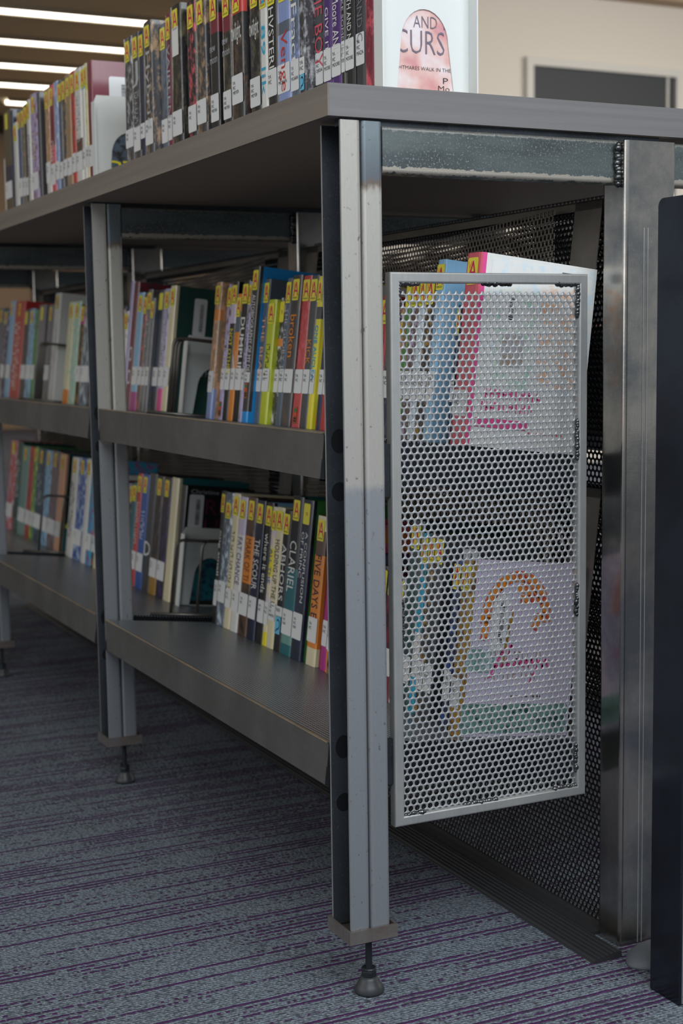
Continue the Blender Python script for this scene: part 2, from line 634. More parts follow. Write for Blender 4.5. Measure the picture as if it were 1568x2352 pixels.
# recessed linear ceiling lights, far left
t = NT('lamp_diffuser')
t.b.inputs['Emission Color'].default_value = (1.0, 0.93, 0.80, 1)
t.b.inputs['Emission Strength'].default_value = 4.5
M_LAMP = t.m
M_TRIMW = plain('lamp_trim', '#8a7c66', 0.6)
ordn = ['first', 'second', 'third', 'fourth', 'fifth']
for i, (yy, xl) in enumerate(((8.55, -2.0), (9.50, -2.0), (10.40, -2.0), (11.24, -2.0), (12.12, 2.53))):
    e = empty('ceiling_light', (0, yy, CEIL))
    tag(e, 'long white strip light recessed in the brown ceiling, %s from the top of the picture' % ordn[i], 'ceiling light', 'strip lights in the ceiling')
    x1 = 2.95
    d = MB(); d.box(xl, x1, -0.075, 0.075, -0.004, 0.02); d.build('diffuser', M_LAMP, e)
    h = MB()
    h.box(xl-0.02, x1, -0.095, -0.075, -0.012, 0.02); h.box(xl-0.02, x1, 0.075, 0.095, -0.012, 0.02)
    h.build('housing', M_TRIMW, e)
fw = MB(); fw.box(-7, 3.0, 13.0, 13.2, 2.93, CEIL)
structure(fw.build('trim_2', plain('soffit_shade', '#4a3c30', 0.9)))  # dark band holds the soffit shading in its colour

# ------------------------------------------------------------------ the steel bookshelf
L = 0.9623
NB = 3
XC0, XC1, YC0, YC1 = 0.3751, 0.4513, -0.015, 0.032     # centre post section
XMID = (XC0+XC1)/2
ZT = 1.0092
TH = math.radians(6.7)
SN, CS = math.sin(TH), math.cos(TH)
SHELF = empty('steel_bookshelf', (0, 0, ZF))
tag(SHELF, 'long welded steel library bookshelf with tilted shelves and perforated end panel', 'bookshelf')


def part(mb, name, mats, smooth=False, parent=None):
    o = mb.build(name, mats, parent or SHELF, smooth)
    if parent is None:
        o.matrix_parent_inverse = Matrix.Translation((0, 0, -ZF))
    return o


def place(o, dy, parent=None):
    """a copy of a shelf part moved one bay along"""
    c = o.copy()
    COL.objects.link(c)
    c.location = Vector(o.location)+Vector((0, dy, 0))
    for ch in o.children:
        d = ch.copy(); COL.objects.link(d); d.parent = c
    return c


def mirror_x(mb):
    n = MB(); n.v = [(2*XMID-x, y, z) for x, y, z in mb.v]; n.f = [f[::-1] for f in mb.f]; n.m = list(mb.m)
    return n


def channel(x0, x1, y0, y1, z0, z1, th=0.0032):
    """C channel open towards -x with a rounded web"""
    r = 0.005
    out = [(x0, y0)]
    for i in range(5):
        a = -PI/2+PI/2*i/4
        out.append((x1-r+r*math.cos(a), y0+r+r*math.sin(a)))
    for i in range(5):
        a = PI/2*i/4
        out.append((x1-r+r*math.cos(a), y1-r+r*math.sin(a)))
    out += [(x0, y1), (x0, y1-th), (x1-th, y1-th), (x1-th, y0+th), (x0, y0+th)]
    m = MB(); m.prism(out, z0, z1, 'z')
    k = len(out)
    for i in (k-4, k-3, k-2):          # inside faces: unground steel, darkened to paint in the recess shade
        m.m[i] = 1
    for i in (k-5, k-1):               # flange edges take a lighter steel as a painted edge highlight
        m.m[i] = 2
    return m


made = []
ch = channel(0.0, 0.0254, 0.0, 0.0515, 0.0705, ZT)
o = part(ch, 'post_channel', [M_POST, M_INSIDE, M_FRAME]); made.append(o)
for zc in (0.652, 0.593, 0.288, 0.220):
    s = MB()
    rz = 0.011 if zc in (0.593, 0.220) else 0.014
    s.prism([(0.016+0.010*math.cos(2*PI*k/16), zc+rz*math.sin(2*PI*k/16)) for k in range(16)], 0.0475, 0.0485, 'y')
    part(s, 'scorch_mark', M_SCORCH, parent=o)
tb = MB(); tb.rrect(0.0266, 0.0520, 0.0, 0.0515, 0.0735, ZT, 0.0042)
made.append(part(tb, 'post_tube', M_POSTB))
br = MB()
bx1 = 0.0562
br.box(-0.001, bx1, -0.0012, 0.053, 0.0638, 0.0668)
br.box(-0.001, bx1, -0.0042, -0.0012, 0.0638, 0.0795)
br.box(-0.001, bx1, 0.053, 0.056, 0.0638, 0.0795)
br.box(-0.0040, -0.001, -0.0042, 0.056, 0.0638, 0.0795)
br.box(bx1, bx1+0.003, -0.0042, 0.056, 0.0638, 0.0795)
made.append(part(br, 'foot_bracket', steel('bracket_steel', '#8f8f8d', '#6b564c', 0.45, 0.6)))
ft = MB()
fx, fy = 0.0335, 0.022
ft.lathe([(0.0175, ZF), (0.0185, ZF+0.004), (0.0150, ZF+0.010), (0.0110, ZF+0.017), (0.0100, ZF+0.020)], fx, fy, 28)
foot = part(ft, 'levelling_foot', M_FOOTRUB, True); made.append(foot)
sd = MB()
prof = []
z = ZF+0.019
while z < 0.0638:
    prof += [(0.0038, z), (0.0043, z+0.0007)]
    z += 0.0014
sd.lathe(prof, fx, fy, 14)
part(sd, 'threaded_stud', M_STUD, True, foot)
nt = MB(); nt.lathe([(0.0085, ZF+0.019), (0.0092, ZF+0.0205), (0.0092, ZF+0.0265), (0.0085, ZF+0.028)], fx, fy, 6, 0, 0.3)
nt.lathe([(0.0090, ZF+0.028), (0.0095, ZF+0.0295), (0.0080, ZF+0.031)], fx, fy, 20)
part(nt, 'hex_nut', M_STUD, False, foot)

rl = MB(); rl.rrect(0.0, 0.0254, 0.953, 1.0050, 0.0522, XC0, 0.004, 'x')
o = part(rl, 'top_rail', M_RAIL); made.append(o)
weld('weld_bead', [(XC0-0.003, -0.004, 0.998), (XC0-0.003, -0.004, 0.952)], 0.0045, o, 3)
cp = MB()
cp.rrect(XC0, XC1, YC0, YC1, ZF, 1.0035, 0.005)
o = part(cp, 'centre_post', M_CPOST); made.append(o)
gr = MB()
for gx in (0.4025, 0.4085):
    gr.box(gx, gx+0.0012, YC0-0.0006, YC0+0.001, ZF+0.002, 0.90)
part(gr, 'seam_ridge', M_FRAME, parent=o)
# the far side of the double-faced unit: the same posts and rails, mirrored
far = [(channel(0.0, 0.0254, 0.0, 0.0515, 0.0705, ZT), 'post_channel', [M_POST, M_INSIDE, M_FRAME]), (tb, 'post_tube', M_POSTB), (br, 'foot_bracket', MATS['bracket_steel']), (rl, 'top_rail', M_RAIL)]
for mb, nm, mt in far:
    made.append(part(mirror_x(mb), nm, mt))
fm = mirror_x(ft); fo = part(fm, 'levelling_foot', M_FOOTRUB, True); made.append(fo)
part(mirror_x(sd), 'threaded_stud', M_STUD, True, fo)
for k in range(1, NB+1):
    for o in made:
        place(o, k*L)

# shelves: deck, lip, side skirts, perforated back, wire dividers
DEP = 0.3585
Y0, Y1 = 0.0565, L-0.006
BMG = 0.058
back_w = Y1-Y0-2*BMG


def tray(zf):
    def T(s, t):
        return (s*CS+t*SN, zf-s*SN+t*CS)
    parts = []
    d = MB()
    a, b_, c_, e = T(0.001, 0), T(DEP, 0), T(DEP, -0.002), T(0.001, -0.002)
    d.prism([a, b_, c_, e], Y0, Y1, 'y')
    parts.append((d, 'shelf_deck', M_DECK))
    lp = MB(); lp.box(-0.0015, 0.0015, Y0, Y1, zf-0.0535, zf)
    lp.box(0.0015, 0.012, Y0, Y1, zf-0.0535, zf-0.0515)
    parts.append((lp, 'shelf_lip', M_LIP))
    ed = MB(); ed.rrect(-0.0018, 0.0022, zf-0.0012, zf+0.0012, Y0, Y1, 0.001, 'y', 0, 2)
    parts.append((ed, 'fold_edge', M_EDGE))
    for y in (Y0, Y1-0.002):
        sk = MB(); sk.prism([T(0.002, -0.002), T(DEP, -0.002), T(DEP, -0.053), T(0.002, -0.053)], y, y+0.002, 'y')
        parts.append((sk, 'side_skirt', M_DARK))
    bt = 0.325
    bm_ = MB()
    for y in (Y0, Y1-BMG):
        bm_.prism([T(DEP, 0), T(DEP, bt), T(DEP+0.0012, bt), T(DEP+0.0012, 0)], y, y+BMG, 'y')
    bm_.prism([T(DEP, bt-0.012), T(DEP, bt), T(DEP+0.0012, bt), T(DEP+0.0012, bt-0.012)], Y0, Y1, 'y')
    parts.append((bm_, 'back_margin', M_MARG))
    fl = MB(); fl.prism([T(DEP, bt), T(DEP+0.004, bt), T(DEP+0.004, bt-0.002), T(DEP, bt-0.002)], Y0, Y1, 'y')
    parts.append((fl, 'back_flange', M_PERF))
    objs = [part(mb, nm, mt) for mb, nm, mt in parts]
    # light zinc angle behind the deck
    zn = MB(); zn.box(DEP*CS+0.008, DEP*CS+0.010, Y0, Y1, zf-DEP*SN-0.004, zf-DEP*SN+0.016); objs.append(part(zn, 'back_angle', M_ZINC))
    # perforated back sheet
    sh = link('back_sheet', BACK_MESH, SHELF)
    sh.matrix_parent_inverse = Matrix.Translation((0, 0, -ZF))
    x0_, z0_ = T(DEP, 0.004)
    sh.matrix_basis = Matrix.Translation((x0_, Y0+BMG, z0_)) @ Matrix(((0, -1, SN), (1, 0, 0), (0, 0, CS))).to_4x4()
    objs.append(sh)
    # wire dividers at both ends of the shelf
    for fronts in (((0.147, 0.000), (0.155, 0.006), (0.163, 0.012)) if zf > 0.5 else ((0.142, 0.000), (0.196, 0.008)),):
        w = MB()
        y = Y0+0.005
        for s1, oy in fronts:
            yy = y+oy
            s2, h, r = 0.345, 0.140, 0.014
            path = [(s1, 0.003), (s1, h-r)]
            path += [(s1+r-r*math.cos(a), h-r+r*math.sin(a)) for a in [PI/8*i for i in range(1, 5)]]
            path += [(s2-r, h)]+[(s2-r+r*math.sin(a), h-r+r*math.cos(a)) for a in [PI/8*i for i in range(1, 5)]]
            path += [(s2, 0.003)]
            w.tube([(T(s, t)[0], yy, T(s, t)[1]) for s, t in path], 0.0029, 8)
        s0 = fronts[0][0]
        w.tube([(T(s0-0.04, 0.003)[0], y-0.004, T(s0-0.04, 0.003)[1]), (T(0.345, 0.003)[0], y-0.004, T(0.345, 0.003)[1])], 0.0029, 8)
        divider = part(w, 'wire_divider', M_WIRE, True)
    objs.append(divider)
    return objs


BACK_MESH = perforated('back_sheet', back_w, 0.310, 0.0088, 0.0030, M_MARG, 8, False, 0.001)
ZUP, ZLO = 0.661, 0.293
for zf in (ZUP, ZLO):
    objs = tray(zf)
    for k in range(1, NB):
        for o in objs:
            c = o.copy(); COL.objects.link(c)
            c.matrix_basis = Matrix.Translation((0, k*L, 0)) @ o.matrix_basis
    for k in range(NB):                        # mirrored shelves of the other face
        for o in objs[:-1]:
            c = o.copy(); COL.objects.link(c)
            c.matrix_basis = Matrix.Translation((2*XMID, k*L, 0)) @ Matrix.Diagonal((-1, 1, 1, 1)) @ o.matrix_basis
    bpy.data.objects.remove(objs[-1])          # the first bay is closed by the end panel instead
# small welds seen between front tube and end panel
# vertical perforated centre sheet, one per bay
CS_MESH = perforated('centre_sheet', L-0.062, 0.955, 0.0088, 0.0033, M_PERF, 8, False, 0.001)
for k in range(NB):
    o = link('centre_sheet', CS_MESH, SHELF)
    o.matrix_parent_inverse = Matrix.Translation((0, 0, -ZF))
    o.matrix_basis = Matrix.Translation((0.4005, k*L+YC1+0.002, ZF+0.004)) @ Matrix(((0, -1, 0), (1, 0, 0), (0, 0, 1))).to_4x4()

for k in range(NB):
    bs = MB(); bs.box(0.3610, 0.4030, k*L+YC1+0.001, (k+1)*L+YC0-0.001, ZF, ZF+0.0045); part(bs, 'sheet_sill', M_RUBBER)

# end panel: half-inch tube frame with welded perforated sheet
PX0, PX1, PZ0, PZ1, PY = 0.0600, 0.3312, 0.1955, 0.8440, -0.001
FB = 0.0122
fm = MB()
# mitred rectangle: outer and inner rounded outlines swept as four bars
for (p, q_) in (((PX0, PZ0), (PX1, PZ0)), ((PX1, PZ0), (PX1, PZ1)), ((PX1, PZ1), (PX0, PZ1)), ((PX0, PZ1), (PX0, PZ0))):
    pass


def mitre_bar(x0, z0, x1, z1, ix0, iz0, ix1, iz1, y0, y1, r=0.002):
    m = MB()
    prof = [(0, r), (r, 0), (1-r, 0), (1, r), (1, 1-r), (1-r, 1), (r, 1), (0, 1-r)]
    prof = [(0.0, 0.16), (0.05, 0.05), (0.16, 0.0), (0.84, 0.0), (0.95, 0.05), (1.0, 0.16), (1.0, 1.0), (0.0, 1.0)]
    vs = []
    for (ox, oz, nx, nz) in ((x0, z0, ix0, iz0), (x1, z1, ix1, iz1)):
        vs += [(ox+(nx-ox)*a, y0+(y1-y0)*b, oz+(nz-oz)*a) for a, b in prof]
    n = len(prof)
    m.add(vs, [(i, (i+1) % n, n+(i+1) % n, n+i) for i in range(n)]+[tuple(range(n))[::-1], tuple(range(n, 2*n))])
    return m


PANEL = None
cor_o = [(PX0, PZ0), (PX1, PZ0), (PX1, PZ1), (PX0, PZ1)]
cor_i = [(PX0+FB, PZ0+FB), (PX1-FB, PZ0+FB), (PX1-FB, PZ1-FB), (PX0+FB, PZ1-FB)]
bars = []
for i in range(4):
    j = (i+1) % 4
    mb = mitre_bar(*cor_o[i], *cor_o[j], *cor_i[i], *cor_i[j], PY, PY+0.0127)
    bars.append(mb)
PANEL = part(bars[0], 'end_panel_frame', M_FRAME)
PANEL['label'] = 'half-inch steel tube frame holding the perforated end sheet'
for mb in bars[1:]:
    part(mb, 'frame_bar', M_FRAME, parent=PANEL)
PITCH = 0.0088
END_MESH = perforated('perforated_sheet', (PX1-PX0)-2*FB+0.006, (PZ1-PZ0)-2*FB+0.004, PITCH, 0.0034, M_SHEET, 16, True, 0.0012, True)
o = link('perforated_sheet', END_MESH, PANEL)
o.matrix_basis = Matrix.Translation((PX0+FB-0.006, PY+0.0065, PZ0+FB-0.006))
PXY = 0.0025
xi0, xi1, zi0, zi1 = PX0+FB, PX1-FB, PZ0+FB, PZ1-FB
WB = [[(xi0, PXY, zi1-0.040), (xi0, PXY, zi1), (xi0+0.026, PXY, zi1-0.001)], [(xi0+0.112, PXY, zi1), (xi0+0.150, PXY, zi1)],
      [(xi1-0.030, PXY, zi1), (xi1, PXY, zi1), (xi1, PXY, zi1-0.038)], [(xi1, PXY, zi1-0.165), (xi1, PXY, zi1-0.212)],
      [(xi1, PXY, zi1-0.370), (xi1, PXY, zi1-0.405)], [(xi1, PXY, zi0+0.020), (xi1, PXY, zi0+0.052)],
      [(xi1-0.032, PXY, zi0), (xi1, PXY, zi0)], [(xi0+0.085, PXY, zi0), (xi0+0.128, PXY, zi0)],
      [(xi0, PXY, zi0), (xi0+0.028, PXY, zi0)], [(xi0, PXY, zi0+0.21), (xi0, PXY, zi0+0.255)]]
for i, pts in enumerate(WB):
    weld('weld_bead', pts, 0.0034, PANEL, 20+i)
for z0, z1 in ((0.645, 0.592), (0.298, 0.252)):
    weld('weld_bead', [(0.0555, 0.010, z0), (0.0555, 0.010, z1)], 0.0042, PANEL, int(z0*100))
    st = MB(); st.box(0.0515, 0.0610, 0.004, 0.0115, z1-0.004, z0+0.004); part(st, 'standoff', M_DARK, parent=PANEL)

# ------------------------------------------------------------------ laminate top
BX0, BX1, BY0, BY1, BZ0, BZ1 = -0.0160, 2*XMID+0.016, -0.0031, NB*L+0.08, 1.0120, 1.0473
TOP = MB(); TOP.box(BX0+0.001, BX1-0.001, BY0+0.001, BY1, BZ0, BZ1)
TOP.m[0] = 1
top = TOP.build('countertop', [M_TOP, plain('dark_backing_sheet', '#85786f', 0.7)])
tag(top, 'long grey-brown wood laminate top resting on the steel bookshelf', 'countertop')
e1 = MB(); e1.box(BX0+0.0012, BX1-0.001, BY0, BY0+0.002, BZ0, BZ1-0.0004); o = e1.build('end_edge_band', M_BAND, top)
o['label'] = 'cooler grey laminate band on the short end'
e2 = MB(); e2.box(BX0, BX0+0.002, BY0+0.0005, BY1, BZ0, BZ1-0.0004); e2.build('long_edge_band', M_TOP, top)
# packers between steel and top
for k in range(NB+1):
    sp = MB(); sp.box(0.004, XC1-0.01, k*L+0.006, k*L+0.022, 1.0040, BZ0); part(sp, 'packer', M_DARK)

# ------------------------------------------------------------------ things on the floor at the right
cc = MB()
prof = [(0.3155, ZF), (0.3165, ZF+0.0015)]
for i in range(6):
    x = 0.318+i*0.0064
    z = ZF+0.0022+i*0.0009
    prof += [(x, z), (x+0.0012, z+0.0024), (x+0.0042, z+0.0026), (x+0.0054, z)]
prof += [(0.3570, ZF+0.0085), (0.3595, ZF+0.0078), (0.3600, ZF)]
cc.prism(prof, -0.040, NB*L, 'y')
tag(cc.build('cable_cover', M_RUBBER), 'black ribbed rubber cable cover on the carpet under the bookshelf', 'cable cover')
hm = MB()
hm.blob((0.392, -0.062, ZF), 0.044, 0.034, 0.019, 0, 32, 20)
hm.v = [(x+0.35*max(0.0, y+0.07), y, max(ZF, z)) for x, y, z in hm.v]
tag(hm.build('rubber_hump', M_GREYRUB, None, True), 'rounded grey rubber hump on the floor at the centre post', 'rubber hump')
up = MB()
ur = 0.009
yb, yf_ = -0.128, -0.181
poly = [(yf_, ZF), (yb, ZF)]
poly += [(yb-ur+ur*math.cos(a), 0.9215-ur+ur*math.sin(a)) for a in [PI/2*i/5 for i in range(6)]]
poly += [(yf_+ur-ur*math.sin(a), 0.9215-ur+ur*math.cos(a)) for a in [PI/2*i/5 for i in range(6)]]
up.prism(poly, 0.3355, 0.4115, 'x')
uo = tag(up.build('steel_upright', M_BLACKSTEEL), 'glossy black steel upright with rounded top at the right edge', 'post')
uf = MB(); uf.box(0.339, 0.408, yf_-0.0012, yf_+0.001, ZF+0.002, 0.905); uf.build('front_face', M_POST, uo)

# ------------------------------------------------------------------ lettering
TEXT = {}
_want = {}


def want(s, bold=0.0):
    _want[(s, bold)] = None


def make_texts():
    objs = []
    for (s, bold) in _want:
        cu = bpy.data.curves.new('lettering', 'FONT')
        cu.body = s
        cu.size = 1.0
        cu.resolution_u = 2
        cu.offset = bold
        cu.space_line = 1.0
        ob = bpy.data.objects.new('lettering_tmp', cu)
        COL.objects.link(ob)
        objs.append(((s, bold), ob))
    bpy.context.view_layer.update()
    dg = bpy.context.evaluated_depsgraph_get()
    for key, ob in objs:
        me = bpy.data.meshes.new_from_object(ob.evaluated_get(dg))
        n = len(me.vertices)
        co = np.zeros(n*3, dtype=np.float32)
        me.vertices.foreach_get('co', co)
        co = co.reshape(-1, 3)
        mn, mx = co.min(0), co.max(0)
        asp = float((mx[0]-mn[0])/(mx[1]-mn[1]))
        co[:, 0] = (co[:, 0]-mn[0])/(mx[0]-mn[0])
        co[:, 1] = (co[:, 1]-mn[1])/(mx[1]-mn[1])
        co[:, 2] = 0
        me.vertices.foreach_set('co', co.ravel())
        me.update()
        TEXT[key] = (me, asp)
    for key, ob in objs:
        cu = ob.data
        bpy.data.objects.remove(ob)
        bpy.data.curves.remove(cu)


_tm = {}


def text_obj(name, s, mat, parent, mtx, bold=0.0):
    me, asp = TEXT[(s, bold)]
    k = (s, bold, mat.name)
    if k not in _tm:
        c = me.copy()
        c.materials.clear()
        c.materials.append(mat)
        _tm[k] = c
    o = link(name, _tm[k], parent)
    o.matrix_basis = mtx
    return o


def frame(ex, ey, origin, sx, sy):
    ex, ey = Vector(ex), Vector(ey)
    ez = ex.cross(ey)
    return Matrix(((ex.x*sx, ey.x*sy, ez.x, origin[0]), (ex.y*sx, ey.y*sy, ez.y, origin[1]), (ex.z*sx, ey.z*sy, ez.z, origin[2]), (0, 0, 0, 1)))


# ------------------------------------------------------------------ book rows (u = picture column of each spine edge, v = row of its top)
class Row:
    def __init__(self, s, zf, tilt, tref):
        self.s, self.zf, self.tref = s, zf, tref
        self.sn, self.cs = math.sin(tilt), math.cos(tilt)
        self.tilt = tilt

    def pt(self, y, t, ds=0.0):
        s = self.s+ds
        return (s*self.cs+t*self.sn, y, self.zf-s*self.sn+t*self.cs)

    def y_of(self, u, ds=0.0, t=None):
        t = self.tref if t is None else t
        a, b = -0.3, 4.0
        for _ in range(50):
            mid = (a+b)/2
            if proj(self.pt(mid, t, ds))[0] > u:
                a = mid
            else:
                b = mid
        return (a+b)/2

    def t_of(self, y, v, ds=0.0):
        a, b = -0.1, 0.5
        for _ in range(40):
            mid = (a+b)/2
            if proj(self.pt(y, mid, ds))[1] > v:
                a = mid
            else:
                b = mid
        return (a+b)/2


RT_ = Row(0.050, BZ1, 0.0, 0.0)
RM_ = Row(0.1968, ZUP+0.0004, TH, 0.072)
RL_ = Row(0.1968, ZLO+0.0004, TH, 0.0)

# each entry: uL, uR, vTop, colour, options
#  c2 mottled second colour | b bands (from,to as part of height, colour) | st sticker 'A' / 'y' plain / None | la call label (vTop, vBottom) or 1 / 0
#  ti title, tc colour, tz (from,to part of height measured from the base), h horizontal title | ds set-back | who call-number lettering | k,ho extra stickers
T1 = [
 (291.7, 309.5, 87, 'charcoal', dict(c2='silver', b=[(0, .12, 'peach')], la=(297, 339))),
 (309.7, 325.4, 77, 'charcoal', dict(c2='grey', ti='J', tc='silver', h=(.62, .80), mk='silver', mz=(.34, .6), la=(291, 347))),
 (325.6, 336.3, 72, 'navy', dict(c2='black', b=[(0, .06, 'orange')], la=(283, 318))),
 (336.5, 355, 50, 'charcoal', dict(c2='tan', ti='Hybrid', tc='silver', tz=(.28, .80), la=(274, 332), b=[(0, .07, 'rose')])),
 (374, 388.3, 55, 'slate', dict(c2='charcoal', ds=.014, la=(274, 328), b=[(0, .07, 'blue')])),
 (388.5, 398.4, 32, 'maroon', dict(c2='charcoal', ds=.014, ti='VAIREEN', tc='silver', tz=(.32, .8), la=(265, 322))),
 (398.6, 421.5, 12, 'black', dict(c2='olive', ds=.008, la=(254, 311), ti='I', tc='white', tz=(.68, .86), who='YA\nFIC', sp=1)),
 (435, 454, 3, 'black', dict(c2='rose', ds=.012, la=(242, 303), sp=1)),
 (455, 477, -8, 'charcoal', dict(c2='tan', ds=.010, la=(228, 284), sp=1)),
 (486.7, 505.5, -18, 'black', dict(ds=.012, b=[(.74, .86, 'maroon')], ti='new\nmoon', tc='silver', h=(.55, .66), la=(216, 279), who='YA\nFIC\nMEYER', st2=1)),
 (515, 534, -28, 'black', dict(c2='olive', ds=.008, b=[(.72, .82, 'maroon')], ti='new\nmoon', tc='silver', h=(.57, .68), la=(208, 273), who='YA\nFIC\nMEYER', sp=1)),
 (535, 561, -40, 'black', dict(c2='brown', ti='twilight,', tc='white', h=(.60, .75), la=(171, 238), who='YA\nFIC\nMEYER', b=[(0, .06, 'purple'), (.80, .9, 'red')])),
 (576.5, 600.5, -52, 'black', dict(c2='olive', ds=.008, ti='twilight', tc='white', h=(.60, .74), la=(178, 245), who='YA\nFIC\nMEYER', sp=1)),
 (601, 616, -52, 'white', dict(ti='I  89 lik', tc='cyan', tz=(.22, .85), la=0, b=[(0, .04, 'lime')])),
 (616.2, 638.2, -60, 'black', dict(ti='HVSTERIA', tc='white', tz=(.30, .78), la=(158, 221), who='YA\nFIC', tk=.5, b2=('cyan',))),
 (638.6, 668.3, -70, 'periwinkle', dict(b=[(.58, .66, 'slate'), (.66, .8, 'periwinkle')], ti='Venge', tc='red', tz=(.20, .60), la=(146, 213), who='YA\nFIC\nMORAN')),
 (669, 688.5, -76, 'slate', dict(c2='periwinkle', ti='Fractu', tc='white', tz=(.26, .76), la=(137, 208), who='YA\nFIC\nMORAN')),
 (689, 706, -80, 'charcoal', dict(c2='silver', la=(131, 170), ho=(170, 207))),
 (725.7, 744, -86, 'charcoal', dict(ds=.014, ti='DIE BOY', tc='rose', tz=(.30, .86), la=(120, 194), tk=.95, who='YA\nFIC\nOJEDA')),
 (744.5, 762.2, -92, 'purple', dict(ds=.004, ti='GIVE IT U', tc='white', tz=(.28, .68), la=(112, 186), b=[(0, .04, 'red')], who='YA\nFIC\nMOORE', tk=.4)),
 (762.7, 784.3, -98, 'purple', dict(ds=.004, ti='Moore AND', tc='white', tz=(.34, .74), la=(103, 175), who='YA\nFIC\nMOORE')),
 (785, 793.5, -100, 'black', dict(ds=.004, ti='TAKE SOME IN', tc='silver', tz=(.33, .8), la=(94, 166), who='YA\nFIC\nMOORE')),
 (793.8, 818, -104, 'black', dict(ds=.004, ti='TRUTH AND NO', tc='white', tz=(.36, .82), la=(88, 160), who='YA\nFIC\nMOORE', b=[(0, .045, 'gold')], tk=.45)),
 (818.4, 838.3, -108, 'charcoal', dict(ds=.006, ti='AND C', tc='grey', tz=(.38, .7), la=(75, 149), who='YA\nFIC\nMAZA')),
]
T2 = [
 (15.3, 31.8, 255, 'olive', dict(c2='brown', b=[(.2, .5, 'navy')], st='y', la=(417, 456))),
 (32, 37.4, 253, 'navy', dict(st=None, la=0)),
 (37.6, 46.3, 282, 'white', dict(b=[(0, .09, 'peach')], la=0)),
 (46.5, 55.8, 252, 'slate', dict(c2='blue', la=(410, 452))),
 (56, 62.3, 248, 'olive', dict(c2='tan', la=(408, 450))),
 (62.5, 68.8, 240, 'black', dict(c2='brown', la=(408, 448))),
 (69, 76.3, 230, 'white', dict(la=0, mk='slate', mz=(.3, .7))),
 (76.5, 92, 216, 'lavender', dict(c2='maroon', b=[(0, .07, 'red')], mk='cream', mz=(.45, .68), la=(396, 436))),
 (92.5, 98.5, 212, 'charcoal', dict(st=None, la=0)),
 (109.6, 120.3, 204, 'tan', dict(c2='peach', b=[(0, .3, 'white')], la=(372, 420))),
 (120.5, 131, 196, 'rose', dict(b=[(.5, .9, 'maroon')], mk='white', mz=(.26, .55), la=(376, 424))),
 (131.3, 140.2, 188, 'periwinkle', dict(c2='ice', st=None, la=(370, 412))),
 (140.4, 148.6, 186, 'slate', dict(c2='charcoal', la=(372, 410))),
 (149, 157.8, 180, 'charcoal', dict(c2='gold', la=(366, 404))),
 (158, 168.8, 172, 'tan', dict(c2='gold', la=(362, 402))),
 (169, 178.3, 164, 'red', dict(c2='brown', b=[(0, .08, 'magenta')], la=(352, 396))),
 (178.5, 193, 158, 'white', dict(b=[(.28, .45, 'brown')], mk='silver', mz=(.45, .8), la=(348, 392))),
 (193.5, 201.5, 152, 'white', dict(b=[(.82, .85, 'cyan')], la=(340, 384))),
 (201.7, 207, 146, 'cream', dict(c2='lime', la=(334, 382))),
 (207.3, 218, 141, 'maroon', dict(st=None, la=(333, 382), W=.150)),
]
# continues behind the second bookend, off the left edge
T3 = []
M1 = [
 (478.5, 490.2, 648, 'tan', dict(c2='peach', b=[(0, .22, 'periwinkle'), (.72, .80, 'orange')], la=(852, 901))),
 (506.5, 515.8, 653, 'lavender', dict(c2='brown', ds=.010, mk='white', mz=(.34, .6), k=1)),
 (516, 527.6, 647, 'black', dict(ds=.008, ti='NOT OTHER', tc='yellow', tz=(.33, .66), b=[(.7, .86, 'lilac')])),
 (528.7, 539.2, 675, 'orange', dict(b=[(.7, .86, 'slate')], ti='7', tc='white', tz=(.34, .55))),
 (539.7, 554, 644, 'black', dict(ti='DUMPLIN', tc='white', tz=(.33, .74), bold=.02)),
 (554.2, 560.5, 646, 'lavender', dict(c2='grey', mk='charcoal', mz=(.36, .8))),
 (561, 577.5, 612, 'charcoal', dict(cov='royal', b=[(0, .07, 'royal')], ti='AUTOBIOGRAPHY OF MY DEA', tc='white', tz=(.30, .82), k=2, la=(855, 878), W=.158)),
 (589, 600.5, 641, 'slate', dict(ds=.012, ti='THE BEAS', tc='peach', tz=(.33, .74))),
 (601.3, 618.8, 688, 'lime', dict(mk='olive', mz=(.38, .66), W=.150)),
 (628.5, 639.3, 684, 'black', dict(c2='white', ds=.008, st='ya', b=[(.62, .68, 'orange')])),
 (639.7, 650.8, 639, 'slate', dict(ti='THE GLORY THE', tc='silver', tz=(.30, .80))),
 (651, 672, 632, 'charcoal', dict(c2='brown', ti='broken', tc='orange', tz=(.46, .74), W=.15)),
 (676, 694.3, 633, 'red', dict(c2='rose', ds=.003, k=1)),
 (694.6, 710, 632, 'charcoal', dict(ti='KICK', tc='orange', tz=(.42, .58))),
 (711, 726, 634, 'yellow', dict(ti='ONE AUCLEA', tc='cyan', tz=(.32, .68), bold=.02, b=[(.72, .80, 'charcoal')])),
 (736, 745, 640, 'white', dict(ds=.010, b=[(0, .2, 'cyan')], k=1, la=(868, 916))),
]
M1B = [   # the same shelf, second bay, seen past the wire dividers
 (284, 290.5, 646, 'lavender', dict(st=None, la=0)),
 (290.8, 302, 648, 'maroon', dict(c2='charcoal', ti='O O', tc='white', tz=(.2, .5), st=None, la=0)),
 (302.3, 315.5, 672, 'sky', dict(b=[(0, .16, 'magenta')])),
 (315.7, 324.5, 676, 'brown', dict(c2='rose')),
 (324.7, 333.4, 665, 'grey', dict(c2='brown', ti='TCC S', tc='silver', tz=(.34, .76))),
 (333.6, 345.3, 685, 'grey', dict(c2='slate')),
 (350, 362, 666, 'navy', dict(st='y', ds=.008, b=[(0, .16, 'black')])),
 (363, 374.8, 663, 'lavender', dict(c2='slate', b=[(0, .2, 'pink')], mk='white', mz=(.36, .75))),
 (375, 387, 656, 'cream', dict(cov='forest', W=.150)),
]
